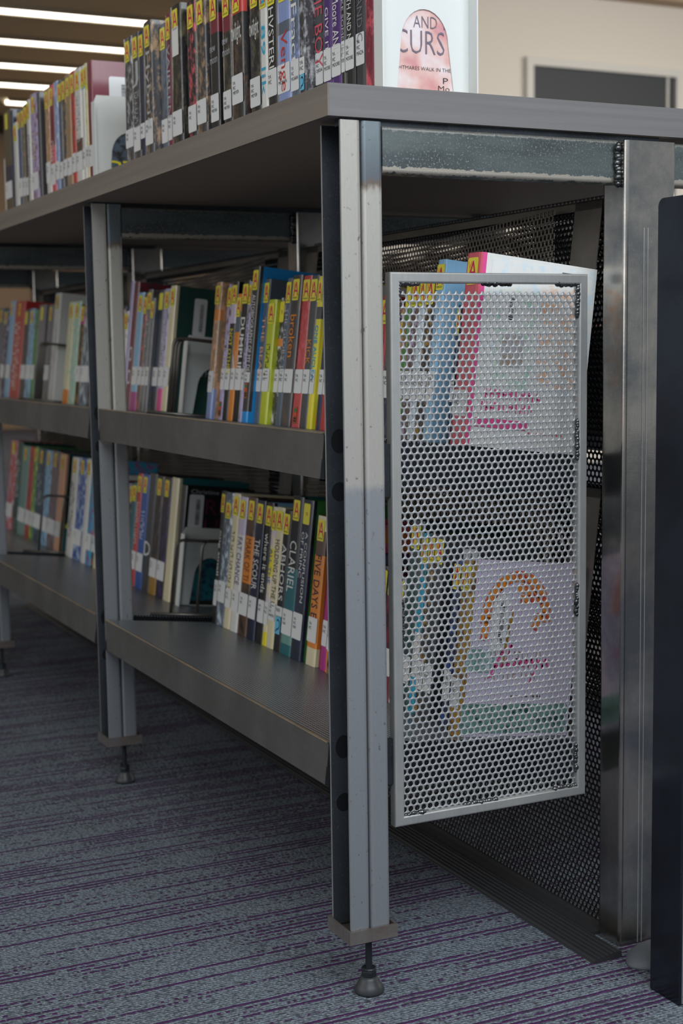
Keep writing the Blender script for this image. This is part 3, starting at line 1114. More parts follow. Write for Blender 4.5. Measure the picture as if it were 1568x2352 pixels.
M2 = [
 (-12, -1, 708, 'slate', dict()),
 (-.5, 9, 712, 'charcoal', dict(c2='lavender')),
 (11.5, 22.8, 692, 'sky', dict()),
 (23, 46, 692, 'red', dict(mk='white', mz=(.1, .8), la=0, W=.15)),
 (46.5, 57, 711, 'charcoal', dict(st='y')),
 (57.3, 70, 709, 'sky', dict(c2='slate')),
 (70.3, 78, 712, 'green', dict(c2='charcoal', st=None)),
 (78.5, 94, 700, 'grey', dict(st='y', la=0)),
 (99.5, 112.7, 700, 'grey', dict(c2='slate')),
 (113, 126, 673, 'white', dict(mk='silver', mz=(.3, .72), la=0, W=.150)),
]
M2B = [
 (146, 158.7, 694, 'cream', dict(c2='mint', b=[(0, .14, 'orange')], la=0)),
 (159, 173.5, 692, 'mint', dict(c2='white', la=0)),
 (174, 183.8, 698, 'black', dict(c2='gold', b=[(.8, .88, 'magenta')])),
 (184, 203, 694, 'slate', dict(c2='ice')),
]
L1 = [
 (485, 493, 1127, 'black', dict(ti='ong small', tc='white', tz=(.36, .70), bold=.015, la=(1332, 1390))),
 (493.3, 510, 1131, 'slate', dict(c2='ice', stv=(1155, 1191), la=(1335, 1383))),
 (511, 524, 1133, 'cream', dict(mk='olive', mz=(.32, .72), la=(1352, 1395))),
 (525.7, 541, 1141, 'white', dict(b=[(.72, 1, 'lilac')], ti='FAT CHANCE', tc='purple', tz=(.35, .70))),
 (543, 562, 1142, 'brown', dict(c2='black', b=[(.38, .72, 'orange')], ti='MARK OF TI', tc='brown', tz=(.40, .70))),
 (563, 581, 1149, 'navy', dict(c2='black', ti='THE SCOUR', tc='white', tz=(.36, .72))),
 (585, 599, 1154, 'black', dict(ti='where it ends', tc='white', tz=(.36, .78), cov='sky')),
 (599.5, 608.5, 1164, 'cream', dict(c2='lilac', b=[(0, .1, 'yellow'), (.5, .7, 'yellow')], ti='ALL THE', tc='blue', tz=(.45, .7))),
 (609, 624, 1165, 'cream', dict(ti='HOLDING UP THE U', tc='black', tz=(.30, .77), la=(1384, 1425), who='YA\nFIC\nNIVEN')),
 (625, 640, 1172, 'black', dict(ti='ABHORS', tc='white', tz=(.36, .76), la=(1393, 1415), ho=(1416, 1456), who='NIX')),
 (640.3, 663.3, 1140, 'teal', dict(b=[(.55, 1, 'black'), (.02, .07, 'teal'), (.07, .14, 'seagreen')], ti='CLARIEL', tc='white', tz=(.40, .72), la=(1400, 1458), who='YA\nFIC\nNIX')),
 (663.7, 686, 1148, 'navy', dict(c2='black', st='YA', ti='A CONFUSION\nOF PRINC', tc='white', tz=(.36, .80), la=(1408, 1468), who='YA\nFIC\nNIX', cov='green', W=.152)),
 (699, 720, 1185, 'orange', dict(b=[(0, .12, 'cream'), (.74, .9, 'brown'), (.9, 1, 'cream')], ds=.004, ti='FIVE DAYS E', tc='navy', tz=(.32, .74), la=(1418, 1475), cov='rose')),
 (732, 743.5, 1196, 'magenta', dict(ds=.006, la=(1425, 1484), who='YA\nFIC')),
 (744, 752, 1200, 'orange', dict(ds=.006, c2='pink')),
]
L1B = [
 (297, 306, 1087, 'red', dict(mk='white', mz=(.4, .75))),
 (307, 322, 1089, 'blue', dict(mk='white', mz=(.44, .68))),
 (322.3, 337.7, 1087, 'charcoal', dict(st=None, la=0, ti='D', tc='white', h=(.30, .42))),
 (338, 353.7, 1093, 'black', dict(c2='brown', b=[(0, .18, 'gold')])),
 (354, 371.7, 1096, 'black', dict(c2='purple')),
 (372, 387, 1097, 'cream', dict(st=None, la=0, cov='teal', W=.15)),
]
L2 = [
 (10, 24.7, 1011, 'red', dict(c2='lilac', st='y')),
 (25, 36.7, 1014, 'forest', dict(mk='white', mz=(.4, .8), st=None, la=0)),
 (37, 52.7, 1024, 'seagreen', dict()),
 (53, 63.7, 1026, 'red', dict(c2='charcoal', st=None)),
 (64, 71, 1026, 'green', dict(c2='lime')),
 (71.3, 90, 1030, 'navy', dict(c2='teal', mk='silver', mz=(.4, .75))),
 (90.3, 103, 1034, 'sky', dict(c2='slate')),
 (103.3, 121, 1036, 'grey', dict(c2='maroon')),
 (121.3, 134, 1042, 'peach', dict(cov='teal', W=.15)),
]
L2B = [
 (148.5, 163, 1050, 'white', dict(la=0, mk='black', mz=(.2, .75))),
 (163.3, 182, 1052, 'blue', dict(c2='ice')),
 (182.3, 192, 1054, 'white', dict(la=0)),
 (192.3, 205, 1054, 'cyan', dict(c2='magenta')),
]
# near ends of both shelves, seen through the perforated panel
MN = [
 (914, 926, 640, 'green', dict(c2='red', st='y')),
 (926.5, 943, 636, 'brown', dict(c2='lavender')),
 (943.5, 958, 634, 'ice', dict()),
 (958.5, 978, 630, 'black', dict(c2='gold')),
 (979, 997, 596, 'sky', dict(cov='sky', W=.150)),
 (1034, 1042, 700, 'navy', dict(ds=.018)),
 (1043, 1077, 580, 'rose', dict(ds=-.010, W=.172, cov='white', la=(895, 955), hinge='pink')),
]
LN = [
 (905, 932, 1195, 'forest', dict(c2='charcoal', ds=.0)),
 (933, 947, 1225, 'cyan', dict(c2='teal', b=[(.2, .45, 'white')], la=0)),
 (948, 962, 1225, 'charcoal', dict(c2='gold')),
 (963, 982, 1228, 'charcoal', dict(cov='charcoal', W=.158)),
 (1008, 1024, 1285, 'navy', dict(c2='blue', ds=.004)),
 (1025, 1046, 1285, 'gold', dict(c2='brown', ds=-.012, cov='lilac', W=.168)),
]


def fill(y0, y1, seed, hmin=0.17, hmax=0.20):
    rnd = random.Random(seed)
    out = []
    y = y0
    cols = ['black', 'navy', 'red', 'teal', 'white', 'slate', 'tan', 'purple', 'grey', 'blue', 'cream', 'maroon', 'orange']
    while y < y1-0.012:
        t = min(rnd.uniform(0.016, 0.034), y1-y)
        out.append((y, y+t, rnd.uniform(hmin, hmax), rnd.choice(cols), rnd.choice(cols+[None, None])))
        y += t+0.0006
    return out


ROWS = []
for row, data, lname, near in ((RT_, T1, 'countertop', 'the white bookend at the near corner'), (RT_, T2, 'countertop', None), (RM_, M1, 'mid', None)):
    pass

for row_ in (T1, T2, M1, M1B, M2, M2B, L1, L1B, L2, L2B, MN, LN):
    for r in row_:
        op = r[4]
        if op.get('ti'):
            want(op['ti'], op.get('bold', 0.0))
        if op.get('who'):
            want(op['who'])
for s in ('AND TH', 'CURS', 'NIGHTMARES WALK IN THE', 'P', 'Mo'):
    want(s, -0.012)
for s in ('A', 'Y', 'YOUNG ADULT', 'YA', 'YA\nFIC', 'AND TH', 'CURS', 'NIGHTMARES WALK IN THE', 'P', 'Mo', 'PT', 'THER', 'Christine Meredith', 'RED', 'LIVE', 'y', 'HARPER', 'TEEN'):
    want(s)
make_texts()


def join_text_mesh(name, base, items):
    """a flat printed sticker: base shapes plus letter meshes, one mesh"""
    mb, mats = base
    for s, (ox, oy, w, h, dz), mi in items:
        me = TEXT[(s, 0.0)][0]
        vs = [(ox+v.co.x*w, oy+v.co.y*h, dz) for v in me.vertices]
        mb.add(vs, [tuple(p.vertices) for p in me.polygons], mi)
    me = bpy.data.meshes.new(name)
    me.from_pydata(mb.v, [], mb.f)
    for m in mats:
        me.materials.append(m)
    me.polygons.foreach_set('material_index', mb.m)
    me.update()
    return me


def flat_rr(mb, x0, x1, y0, y1, r, z=0.0, mi=0):
    p = rr(x0, x1, y0, y1, r, 3)
    mb.add([(a, b, z) for a, b in p], [tuple(range(len(p)))], mi)


b = MB(); flat_rr(b, 0, 1, 0, 1, 0.10)
ST_A = join_text_mesh('age_sticker', (b, [M_STY, M_STA, M_STO, M_INK]),
                      [('Y', (0.05, 0.30, 0.36, 0.56, 0.00012), 2), ('A', (0.13, 0.20, 0.80, 0.68, 0.0002), 1), ('YOUNG ADULT', (0.08, 0.08, 0.84, 0.085, 0.0002), 3)])
b = MB(); flat_rr(b, 0, 1, 0, 1, 0.08)
ST_Y = join_text_mesh('plain_sticker', (b, [M_STY]), [])
b = MB(); flat_rr(b, 0, 1, 0, 1, 0.10)
ST_YA = join_text_mesh('ya_sticker', (b, [M_STY, M_STA]), [('YA', (0.32, 0.40, 0.38, 0.20, 0.0002), 1)])
b = MB(); flat_rr(b, 0, 1, 0, 1, 0.06)
b.add([(0.1, 0.70, .0002), (0.9, 0.70, .0002), (0.9, 0.86, .0002), (0.1, 0.86, .0002)], [(0, 1, 2, 3)], 1)
b.add([(0.1, 0.46, .0002), (0.9, 0.46, .0002), (0.9, 0.66, .0002), (0.1, 0.66, .0002)], [(0, 1, 2, 3)], 2)
for k in range(2):
    b.add([(0.12, 0.12+k*.15, .0002), (0.85, 0.12+k*.15, .0002), (0.85, 0.22+k*.15, .0002), (0.12, 0.22+k*.15, .0002)], [(0, 1, 2, 3)], 3)
ST_K = join_text_mesh('brown_sticker', (b, [M_KENTE, plain('sticker_green', '#2f7a3c', .5), plain('sticker_vermilion', '#d9532c', .5), M_INK]), [])
# light blue sticker with a black curved outline mark
b = MB(); flat_rr(b, 0, 1, 0, 1, 0.08)
arc = [(0.18, 0.10), (0.40, 0.26), (0.66, 0.30), (0.84, 0.44), (0.86, 0.60), (0.72, 0.76), (0.52, 0.82), (0.30, 0.74)]
for (ax, ay), (cx, cy) in zip(arc[:-1], arc[1:]):
    dx, dy = cx-ax, cy-ay
    l_ = math.hypot(dx, dy)
    px_, py_ = -dy/l_*0.045, dx/l_*0.045
    b.add([(ax-px_, ay-py_, .0002), (cx-px_, cy-py_, .0002), (cx+px_, cy+py_, .0002), (ax+px_, ay+py_, .0002)], [(0, 1, 2, 3)], 1)
ST_H = join_text_mesh('blue_sticker', (b, [M_HORSE, M_INK]), [])

ORD = ['first', 'second', 'third', 'fourth', 'fifth', 'sixth', 'seventh', 'eighth', 'ninth', 'tenth', 'eleventh', 'twelfth', 'thirteenth', 'fourteenth',
       'fifteenth', 'sixteenth', 'seventeenth', 'eighteenth', 'nineteenth', 'twentieth', 'twenty-first', 'twenty-second', 'twenty-third', 'twenty-fourth',
       'twenty-fifth', 'twenty-sixth', 'twenty-seventh', 'twenty-eighth', 'twenty-ninth', 'thirtieth']
LAB_CACHE = {}


def spine_quad(name, mesh, parent, y0, y1, z0, z1, off=0.0004):
    """flat print laid on the spine (spine faces -x; viewer's right is -y)"""
    o = link(name, mesh, parent)
    o.matrix_basis = frame((0, -1, 0), (0, 0, 1), (-off, y1, z0), y1-y0, z1-z0)
    return o


def make_book(row, y0, y1, h, col, op, W=0.145, ds=0.0):
    t = y1-y0
    e = empty('book', row.pt(y0, 0.0, ds), (0, row.tilt, 0))
    W = op.get('W', W)
    W = min(W, (0.3572-row.s-ds) if row.tilt else 0.15)
    bands = sorted(op.get('b', []))
    cuts = {0.0, 1.0}
    for a, b_, c in bands:
        cuts |= {a, b_}
    cuts = sorted(cuts)
    mats = [book_mat(col, op.get('c2'))]
    cov = op.get('cov')
    cov_i = 0
    if cov:
        mats.append(book_mat(cov)); cov_i = 1
    bi = {}
    for a, b_, c in bands:
        if c not in bi:
            mats.append(book_mat(c)); bi[c] = len(mats)-1
    if op.get('hinge'):
        mats.append(book_mat(op['hinge']))
    th = 0.0014
    rb = min(0.0022, t*0.2)
    prof = [(W, 0.0), (0.008, 0.0), (rb, 0.0), (rb*0.3, t*0.06), (0.0, t*0.2), (0.0, t*0.8), (rb*0.3, t*0.94), (rb, t), (0.008, t), (W, t)]
    inner = [(W, t-th), (0.003, t-th), (0.003, th), (W, th)]
    ring = prof+inner
    n = len(ring)
    m = MB()
    zs = [c*h for c in cuts]
    vs = [(x, y, z) for z in zs for x, y in ring]
    fs, mi = [], []
    for k in range(len(zs)-1):
        mid = (cuts[k]+cuts[k+1])/2
        smat = 0
        for a, b_, c in bands:
            if a <= mid <= b_:
                smat = bi[c]
        for i in range(n):
            j = (i+1) % n
            fs.append((k*n+i, k*n+j, (k+1)*n+j, (k+1)*n+i))
            if 1 <= i <= 7:
                mi.append(smat)
            else:
                mi.append(cov_i)
            if op.get('hinge') and i in (1, 0) and i == 1:
                mi[-1] = len(mats)-1
    top_o = (len(zs)-1)*n
    fs.append(tuple(range(n))[::-1]); mi.append(0)
    fs.append(tuple(range(top_o, top_o+n))); mi.append(0)
    m.v, m.f, m.m = vs, fs, mi
    m.build('cover', mats, e)
    p = MB(); p.box(0.0032, W-0.004, th*1.02, t-th*1.02, 0.0025, h-0.004)
    p.build('pages', M_PAGES, e)
    return e


CNT = {}
BOOK_N = 0


def dress(e, row, y0, y1, h, op, labz, ds):
    t = y1-y0
    st = op.get('st', 'A')
    if st:
        sw = min(t*0.94, 0.024)
        me = {'A': ST_A, 'y': ST_Y, 'ya': ST_YA, 'YA': ST_YA}[st]
        z1 = h-0.006
        z0 = z1-0.033
        if op.get('stv'):
            z1 = row.t_of((y0+y1)/2, op['stv'][0], ds); z0 = row.t_of((y0+y1)/2, op['stv'][1], ds)
        c = t/2
        spine_quad('age_sticker', me, e, c-sw/2, c+sw/2, z0, z1)
    la = op.get('la', 1)
    if la:
        if la == 1:
            z0, z1 = labz
        else:
            z1 = row.t_of((y0+y1)/2, la[0], ds)
            z0 = max(0.002, row.t_of((y0+y1)/2, la[1], ds))
        key = 'lab'
        if key not in LAB_CACHE:
            b = MB(); flat_rr(b, 0, 1, 0, 1, 0.07)
            me = b.mesh('call_label', [M_LABEL])
            LAB_CACHE[key] = me
        lw = t*0.96
        lo = spine_quad('call_label', LAB_CACHE[key], e, t/2-lw/2, t/2+lw/2, z0, z1, 0.0003)
        who = op.get('who', 'YA\nFIC')
        k = 3 if who.count('\n') == 2 else (2 if '\n' in who else 1)
        asp = TEXT[(who, 0.0)][1]
        th_ = 0.0058*k
        tw = min(t*0.78, th_*asp*1.1)
        mt = frame((1, 0, 0), (0, 1, 0), (0.10, 0.5, 0.0003), tw/lw, th_/(z1-z0))
        if k > 1 or who == 'NIX':
            mt = frame((1, 0, 0), (0, 1, 0), (0.10, max(0.06, 0.80-th_/(z1-z0)), 0.0003), tw/lw, th_/(z1-z0))
        text_obj('call_number', who, M_INK, lo, mt)
    if op.get('k'):
        z0, z1 = (0.006, 0.032) if op['k'] == 1 else (0.040, 0.066)
        sw = min(t*0.8, 0.013)
        spine_quad('brown_sticker', ST_K, e, t/2-sw/2, t/2+sw/2, z0, z1, 0.0006)
    if op.get('ho'):
        z1 = row.t_of((y0+y1)/2, op['ho'][0], ds); z0 = max(0.002, row.t_of((y0+y1)/2, op['ho'][1], ds))
        sw = t*0.8
        spine_quad('blue_sticker', ST_H, e, t/2-sw/2, t/2+sw/2, z0, z1, 0.0006)
    if op.get('sp'):
        sw = t*0.4
        spine_quad('publisher_mark', LAB_CACHE['lab'], e, t/2-sw/2, t/2+sw/2, 0.002, 0.010, 0.0006)
    if op.get('mk'):                                   # lettering too blurred to read: a column of small ink marks
        rnd = random.Random(int(y0*1e5))
        mb = MB()
        z, zb = op['mz'][1]*h, op['mz'][0]*h
        while z > zb:
            l_ = rnd.uniform(0.003, 0.0075)
            w0 = t*rnd.uniform(0.22, 0.34)
            w1 = t*rnd.uniform(0.66, 0.78)
            k = rnd.random()
            mb.add([(-0.0005, w0, z-l_), (-0.0005, w1, z-l_), (-0.0005, w1, z-l_+0.0012), (-0.0005, w0, z-l_+0.0012)], [(0, 1, 2, 3)])
            if k > 0.35:
                wm = w0 if k > 0.7 else w1-t*0.12
                mb.add([(-0.0005, wm, z-l_), (-0.0005, wm+t*0.12, z-l_), (-0.0005, wm+t*0.12, z), (-0.0005, wm, z)], [(0, 1, 2, 3)])
            z -= l_+0.0016
        mb.build('title_marks', ink(op['mk']), e)
    if op.get('ti'):
        s, bold = op['ti'], op.get('bold', 0.0)
        mt = ink(op.get('tc', 'white'))
        if op.get('h'):
            a, b_ = op['h']
            w = t*0.86
            z0, z1 = a*h, b_*h
            text_obj('title', s, mt, e, frame((0, -1, 0), (0, 0, 1), (-0.0005, t/2+w/2, z0), w, z1-z0), bold)
        else:
            a, b_ = op['tz']
            wd = t*op.get('tk', 0.62)
            z0, z1 = a*h, b_*h
            text_obj('title', s, mt, e, frame((0, 0, -1), (0, -1, 0), (-0.0005, t/2+wd/2, z1), z1-z0, wd), bold)


def cname(c):
    return NICE.get(c, c)


def book_row(row, data, labz, where, group, reverse=True):
    """data runs far to near along the shelf (left to right in the picture)"""
    items = sorted(data, key=lambda r: -r[0])
    prev = None
    out = []
    for i, r in enumerate(items):
        uL, uR, vt, col, op = r
        ds = op.get('ds', 0.0)
        y0, y1 = row.y_of(uR, ds), row.y_of(uL, ds)
        if prev is not None and y0 < prev+0.0004:
            y0 = prev+0.0004
        y1 = max(y1, y0+0.006)
        prev = y1
        h = row.t_of((y0+y1)/2, vt, ds)
        h = max(0.15, min(0.275, h))
        e = make_book(row, y0, y1, h, col, op, ds=ds)
        dress(e, row, y0, y1, h, op, labz, ds)
        desc = cname(col)+(' and '+cname(op['c2']) if op.get('c2') else '')
        tag(e, '%s spine, %s book from the %s' % (desc, ORD[i], where), 'book', group)
        out.append((e, y0, y1, h, row, ds, op))
    return out


def fill_row(row, y0, y1, seed, where, group, labz, hh=(0.17, 0.20)):
    for i, (a, b_, h, c, c2) in enumerate(fill(y0, y1, seed, *hh)):
        op = dict(c2=c2 if c2 != c else None)
        e = make_book(row, a, b_, h, c, op)
        dress(e, row, a, b_, h, op, labz, 0.0)
        tag(e, '%s spine, %s book %s' % (cname(c)+(' and '+cname(c2) if op['c2'] else ''), ORD[i], where), 'book', group)


G_T, G_M, G_L = 'books on the countertop', 'books on the upper tilted shelf', 'books on the lower tilted shelf'
# make the label mesh before it is shared
b = MB(); flat_rr(b, 0, 1, 0, 1, 0.07); LAB_CACHE['lab'] = b.mesh('call_label', [M_LABEL])
bt1 = book_row(RT_, T1, (0.008, 0.05), 'near corner of the countertop', G_T)
bt2 = book_row(RT_, T2, (0.020, 0.060), 'maroon cover leftwards on the countertop', G_T)
LZM, LZL = (0.053, 0.090), (0.035, 0.073)
bm1 = book_row(RM_, M1, LZM, 'front post, upper shelf', G_M)
bm1b = book_row(RM_, M1B, LZM, 'upper second-bay bookend', G_M)
bm2 = book_row(RM_, M2, LZM, 'upper third-bay near end', G_M)
bm2b = book_row(RM_, M2B, LZM, 'second post, upper shelf', G_M)
bl1 = book_row(RL_, L1, LZL, 'front post, lower shelf', G_L)
bl1b = book_row(RL_, L1B, LZL, 'lower second-bay bookend', G_L)
bl2 = book_row(RL_, L2, LZL, 'lower third-bay near end', G_L)
bl2b = book_row(RL_, L2B, LZL, 'second post, lower shelf', G_L)
bmn = book_row(RM_, MN, LZM, 'perforated panel, upper shelf', G_M)
bln = book_row(RL_, LN, LZL, 'perforated panel, lower shelf', G_L)
# books hidden by the posts, so the rows go on
fill_row(RM_, bmn[-1][2]+0.002, bm1[0][1]-0.001, 31, 'hidden behind the front post, upper shelf', G_M, LZM)
fill_row(RL_, bln[-1][2]+0.002, bl1[0][1]-0.001, 32, 'hidden behind the front post, lower shelf', G_L, LZL)
fill_row(RM_, bm1b[-1][2]+0.002, bm2b[0][1]-0.001, 33, 'behind the second post on the upper shelf', G_M, LZM, (0.195, 0.212))
fill_row(RL_, bl1b[-1][2]+0.002, bl2b[0][1]-0.001, 34, 'behind the second post on the lower shelf', G_L, LZL, (0.205, 0.222))


# far-face books added on the upper shelf to darken the view through the sheets
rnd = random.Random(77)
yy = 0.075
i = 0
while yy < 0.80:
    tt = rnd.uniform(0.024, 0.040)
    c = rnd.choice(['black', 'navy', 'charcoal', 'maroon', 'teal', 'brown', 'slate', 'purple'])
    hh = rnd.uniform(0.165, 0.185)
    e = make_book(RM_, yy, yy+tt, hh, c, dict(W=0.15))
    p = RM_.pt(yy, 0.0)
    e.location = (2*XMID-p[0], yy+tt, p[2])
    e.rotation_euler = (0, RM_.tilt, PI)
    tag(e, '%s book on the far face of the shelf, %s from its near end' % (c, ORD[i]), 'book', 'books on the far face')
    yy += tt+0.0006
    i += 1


# ------------------------------------------------------------------ printed covers that face the viewer
def cover_print(e, name, W0, W1, z0, z1, mat, off=0.0006):
    b = MB(); flat_rr(b, W0, W1, z0, z1, min(0.004, (W1-W0)*0.2, (z1-z0)*0.2))
    me = b.mesh(name, [mat])
    o = link(name, me, e)
    o.matrix_basis = Matrix(((1, 0, 0, 0), (0, 0, -1, -off), (0, 1, 0, 0), (0, 0, 0, 1)))
    return o


def cover_text(e, s, x0, x1, z0, z1, mat, name='title', off=0.0010, bold=0.0):
    return text_obj(name, s, mat, e, frame((1, 0, 0), (0, 0, 1), (x0, -off, z0), x1-x0, z1-z0), bold)


def barcode(e, x0, x1, z0, z1, rot=True):
    lo = cover_print(e, 'barcode_label', x0, x1, z0, z1, M_LABEL)
    b = MB()
    rnd = random.Random(int(x0*1e5))
    zz = z0+(z1-z0)*0.12
    while zz < z1-(z1-z0)*0.15:
        w = rnd.choice((0.0006, 0.0010, 0.0015))
        b.add([(x0+(x1-x0)*0.48, zz, 0.0003), (x0+(x1-x0)*0.76, zz, 0.0003), (x0+(x1-x0)*0.76, zz+w, 0.0003), (x0+(x1-x0)*0.48, zz+w, 0.0003)], [(0, 1, 2, 3)])
        zz += w+rnd.choice((0.0007, 0.0012))
    o = link('bars', b.mesh('bars', [M_INK]), lo)
    return lo


def strokes(e, name, segs, w, mat, off=0.0009):
    b = MB()
    for (x0, z0, x1, z1) in segs:
        dx, dz = x1-x0, z1-z0
        l_ = math.hypot(dx, dz) or 1e-6
        px_, pz_ = -dz/l_*w/2, dx/l_*w/2
        b.add([(x0-px_, z0-pz_, 0), (x1-px_, z1-pz_, 0), (x1+px_, z1+pz_, 0), (x0+px_, z0+pz_, 0)], [(0, 1, 2, 3)])
    o = link(name, b.mesh(name, [mat]), e)
    o.matrix_basis = Matrix(((1, 0, 0, 0), (0, 0, -1, -off), (0, 1, 0, 0), (0, 0, 0, 1)))
    return o


# pale cover with pink lettering (upper shelf, near end)
e, y0, y1, h = bmn[0][:4]
rnd = random.Random(5)
mphoto = book_mat('white', 'mint'); mskin = book_mat('white', 'peach'); mgrey = book_mat('silver', 'tan')
cover_print(e, 'cover_photo', 0.016, 0.168, 0.070, h-0.004, book_mat('white', 'ice'), 0.0003)
cover_print(e, 'foliage_patch', 0.030, 0.085, 0.075, h-0.040, mphoto, 0.0005)
cover_print(e, 'face_patch', 0.092, 0.158, 0.080, h-0.028, mskin, 0.0005)
cover_print(e, 'hair_patch', 0.040, 0.072, 0.100, 0.140, mgrey, 0.0007)
segs = []
for line, (z, x0, x1) in enumerate(((0.066, 0.024, 0.100), (0.050, 0.020, 0.092))):
    x = x0
    while x < x1:
        k = rnd.random()
        segs.append((x, z-0.005, x+0.001*(k-.3), z+0.006))
        if k > .45:
            segs.append((x, z+0.004*(k-.7)*2, x+0.005, z+0.004*(k-.7)*2))
        x += 0.0062
strokes(e, 'pink_lettering', segs, 0.0022, ink('pink'))
segs = [(0.012, 0.030, 0.088, 0.030)]
strokes(e, 'pink_band', segs, 0.011, ink('pink'))
segs = [(0.090+i*0.006, 0.022, 0.093+i*0.006, 0.022) for i in range(9)]
strokes(e, 'small_lettering', segs, 0.002, ink('rose'))
barcode(e, 0.034, 0.058, 0.150, 0.192)
# grey round spot at the top right of that cover
strokes(e, 'corner_spot', [(0.118, h-0.016, 0.136, h-0.016)], 0.012, ink('grey'))

# lilac cover with orange leaves, barcode and pink script (lower shelf, near end)
e, y0, y1, h = bln[0][:4]
mor = book_mat('orange', 'red'); mteal = book_mat('seagreen', 'forest')
cover_print(e, 'teal_foot', 0.004, 0.165, 0.004, 0.042, mteal, 0.0004)
cover_print(e, 'teal_patch', 0.004, 0.045, 0.082, 0.112, book_mat('seagreen', 'ice'), 0.0004)
leaf = []
for i in range(15):
    a = PI*(1.02-i/14*1.02)
    leaf.append((0.072+0.046*math.cos(a), h-0.075+0.058*math.sin(a)))
strokes(e, 'orange_leaves', [(p[0], p[1], q_[0], q_[1]) for p, q_ in zip(leaf[:-1], leaf[1:])], 0.014, mor)
strokes(e, 'leaf_spray', [(0.070, h-0.030, 0.098, h-0.040), (0.076, h-0.046, 0.104, h-0.046), (0.030, h-0.070, 0.026, h-0.100), (0.108, h-0.065, 0.100, h-0.085)], 0.010, mor)
barcode(e, 0.036, 0.060, h-0.112, h-0.040)
strokes(e, 'brown_stalk', [(0.066, h-0.060, 0.058, h-0.130), (0.064, h-0.080, 0.060, h-0.105)], 0.0045, ink('gold'))
segs = []
for line in range(3):
    x = 0.040+line*0.004
    while x < 0.118:
        k = rnd.random()
        z = h-0.118-line*0.014
        segs.append((x, z-0.004, x+0.002*(k-.5), z+0.005))
        if k > .5:
            segs.append((x, z+0.004, x+0.004, z+0.003))
        x += 0.0068
strokes(e, 'brown_lettering', segs, 0.0010, ink('tan'))
segs = [(0.040, 0.078, 0.058, 0.112), (0.058, 0.112, 0.070, 0.118), (0.070, 0.118, 0.064, 0.098), (0.046, 0.090, 0.072, 0.094), (0.034, 0.074, 0.046, 0.080)]
for i in range(7):
    x = 0.074+i*0.0075
    segs += [(x, 0.090, x+0.005, 0.101), (x+0.005, 0.101, x+0.008, 0.091)]
segs += [(0.112, 0.092, 0.102, 0.070), (0.118, 0.088, 0.128, 0.100)]
strokes(e, 'pink_script', segs, 0.0032, ink('pink'))
strokes(e, 'small_print', [(0.075+i*0.0055, 0.052, 0.0785+i*0.0055, 0.052) for i in range(9)], 0.0022, ink('brown'))
# dark taller cover behind it: white barcode label
e, y0, y1, h = bln[2][:4]
barcode(e, 0.030, 0.052, h-0.052, h-0.016)

# blue-bordered tall book: dark panel inside the blue edge
for rowset in (bm1,):
    for it in rowset:
        if it[6].get('cov') == 'royal':
            e, y0, y1, h = it[:4]
            cover_print(e, 'dark_cover_panel', 0.014, 0.150, 0.012, h-0.018, book_mat('black'), 0.0004)
            cover_print(e, 'pale_title_bar', 0.034, 0.066, h-0.026, h-0.019, ink('silver'), 0.0007)
# dark green cover behind the second-bay bookend on the upper shelf
e, y0, y1, h = bm1b[0][:4]
barcode(e, 0.040, 0.066, h-0.092, h-0.020)
cover_text(e, 'THER', 0.062, 0.105, 0.078, 0.092, ink('silver'))
# near end cover, lower shelf second bay: black jacket with purple words
e, y0, y1, h = bl1b[0][:4]
# maroon cover behind the far countertop bookend
e, y0, y1, h = bt2[0][:4]
cover_print(e, 'cover_picture', 0.086, 0.148, 0.004, h-0.002, book_mat('navy', 'black'), 0.0004)
cover_print(e, 'figure_patch', 0.082, 0.104, 0.150, 0.186, book_mat('silver', 'peach'), 0.0007)
barcode(e, 0.032, 0.080, 0.120, 0.202)
cover_print(e, 'lower_picture', 0.020, 0.148, 0.028, 0.100, book_mat('slate', 'black'), 0.0006)
cover_text(e, 'PT', 0.026, 0.088, 0.024, 0.054, ink('yellow'), 'title', 0.0014)

# ------------------------------------------------------------------ bookends (white enamelled trough plates with an arched opening)
BE_W, BE_H, BE_F, BE_T = 0.124, 0.152, 0.019, 0.0016


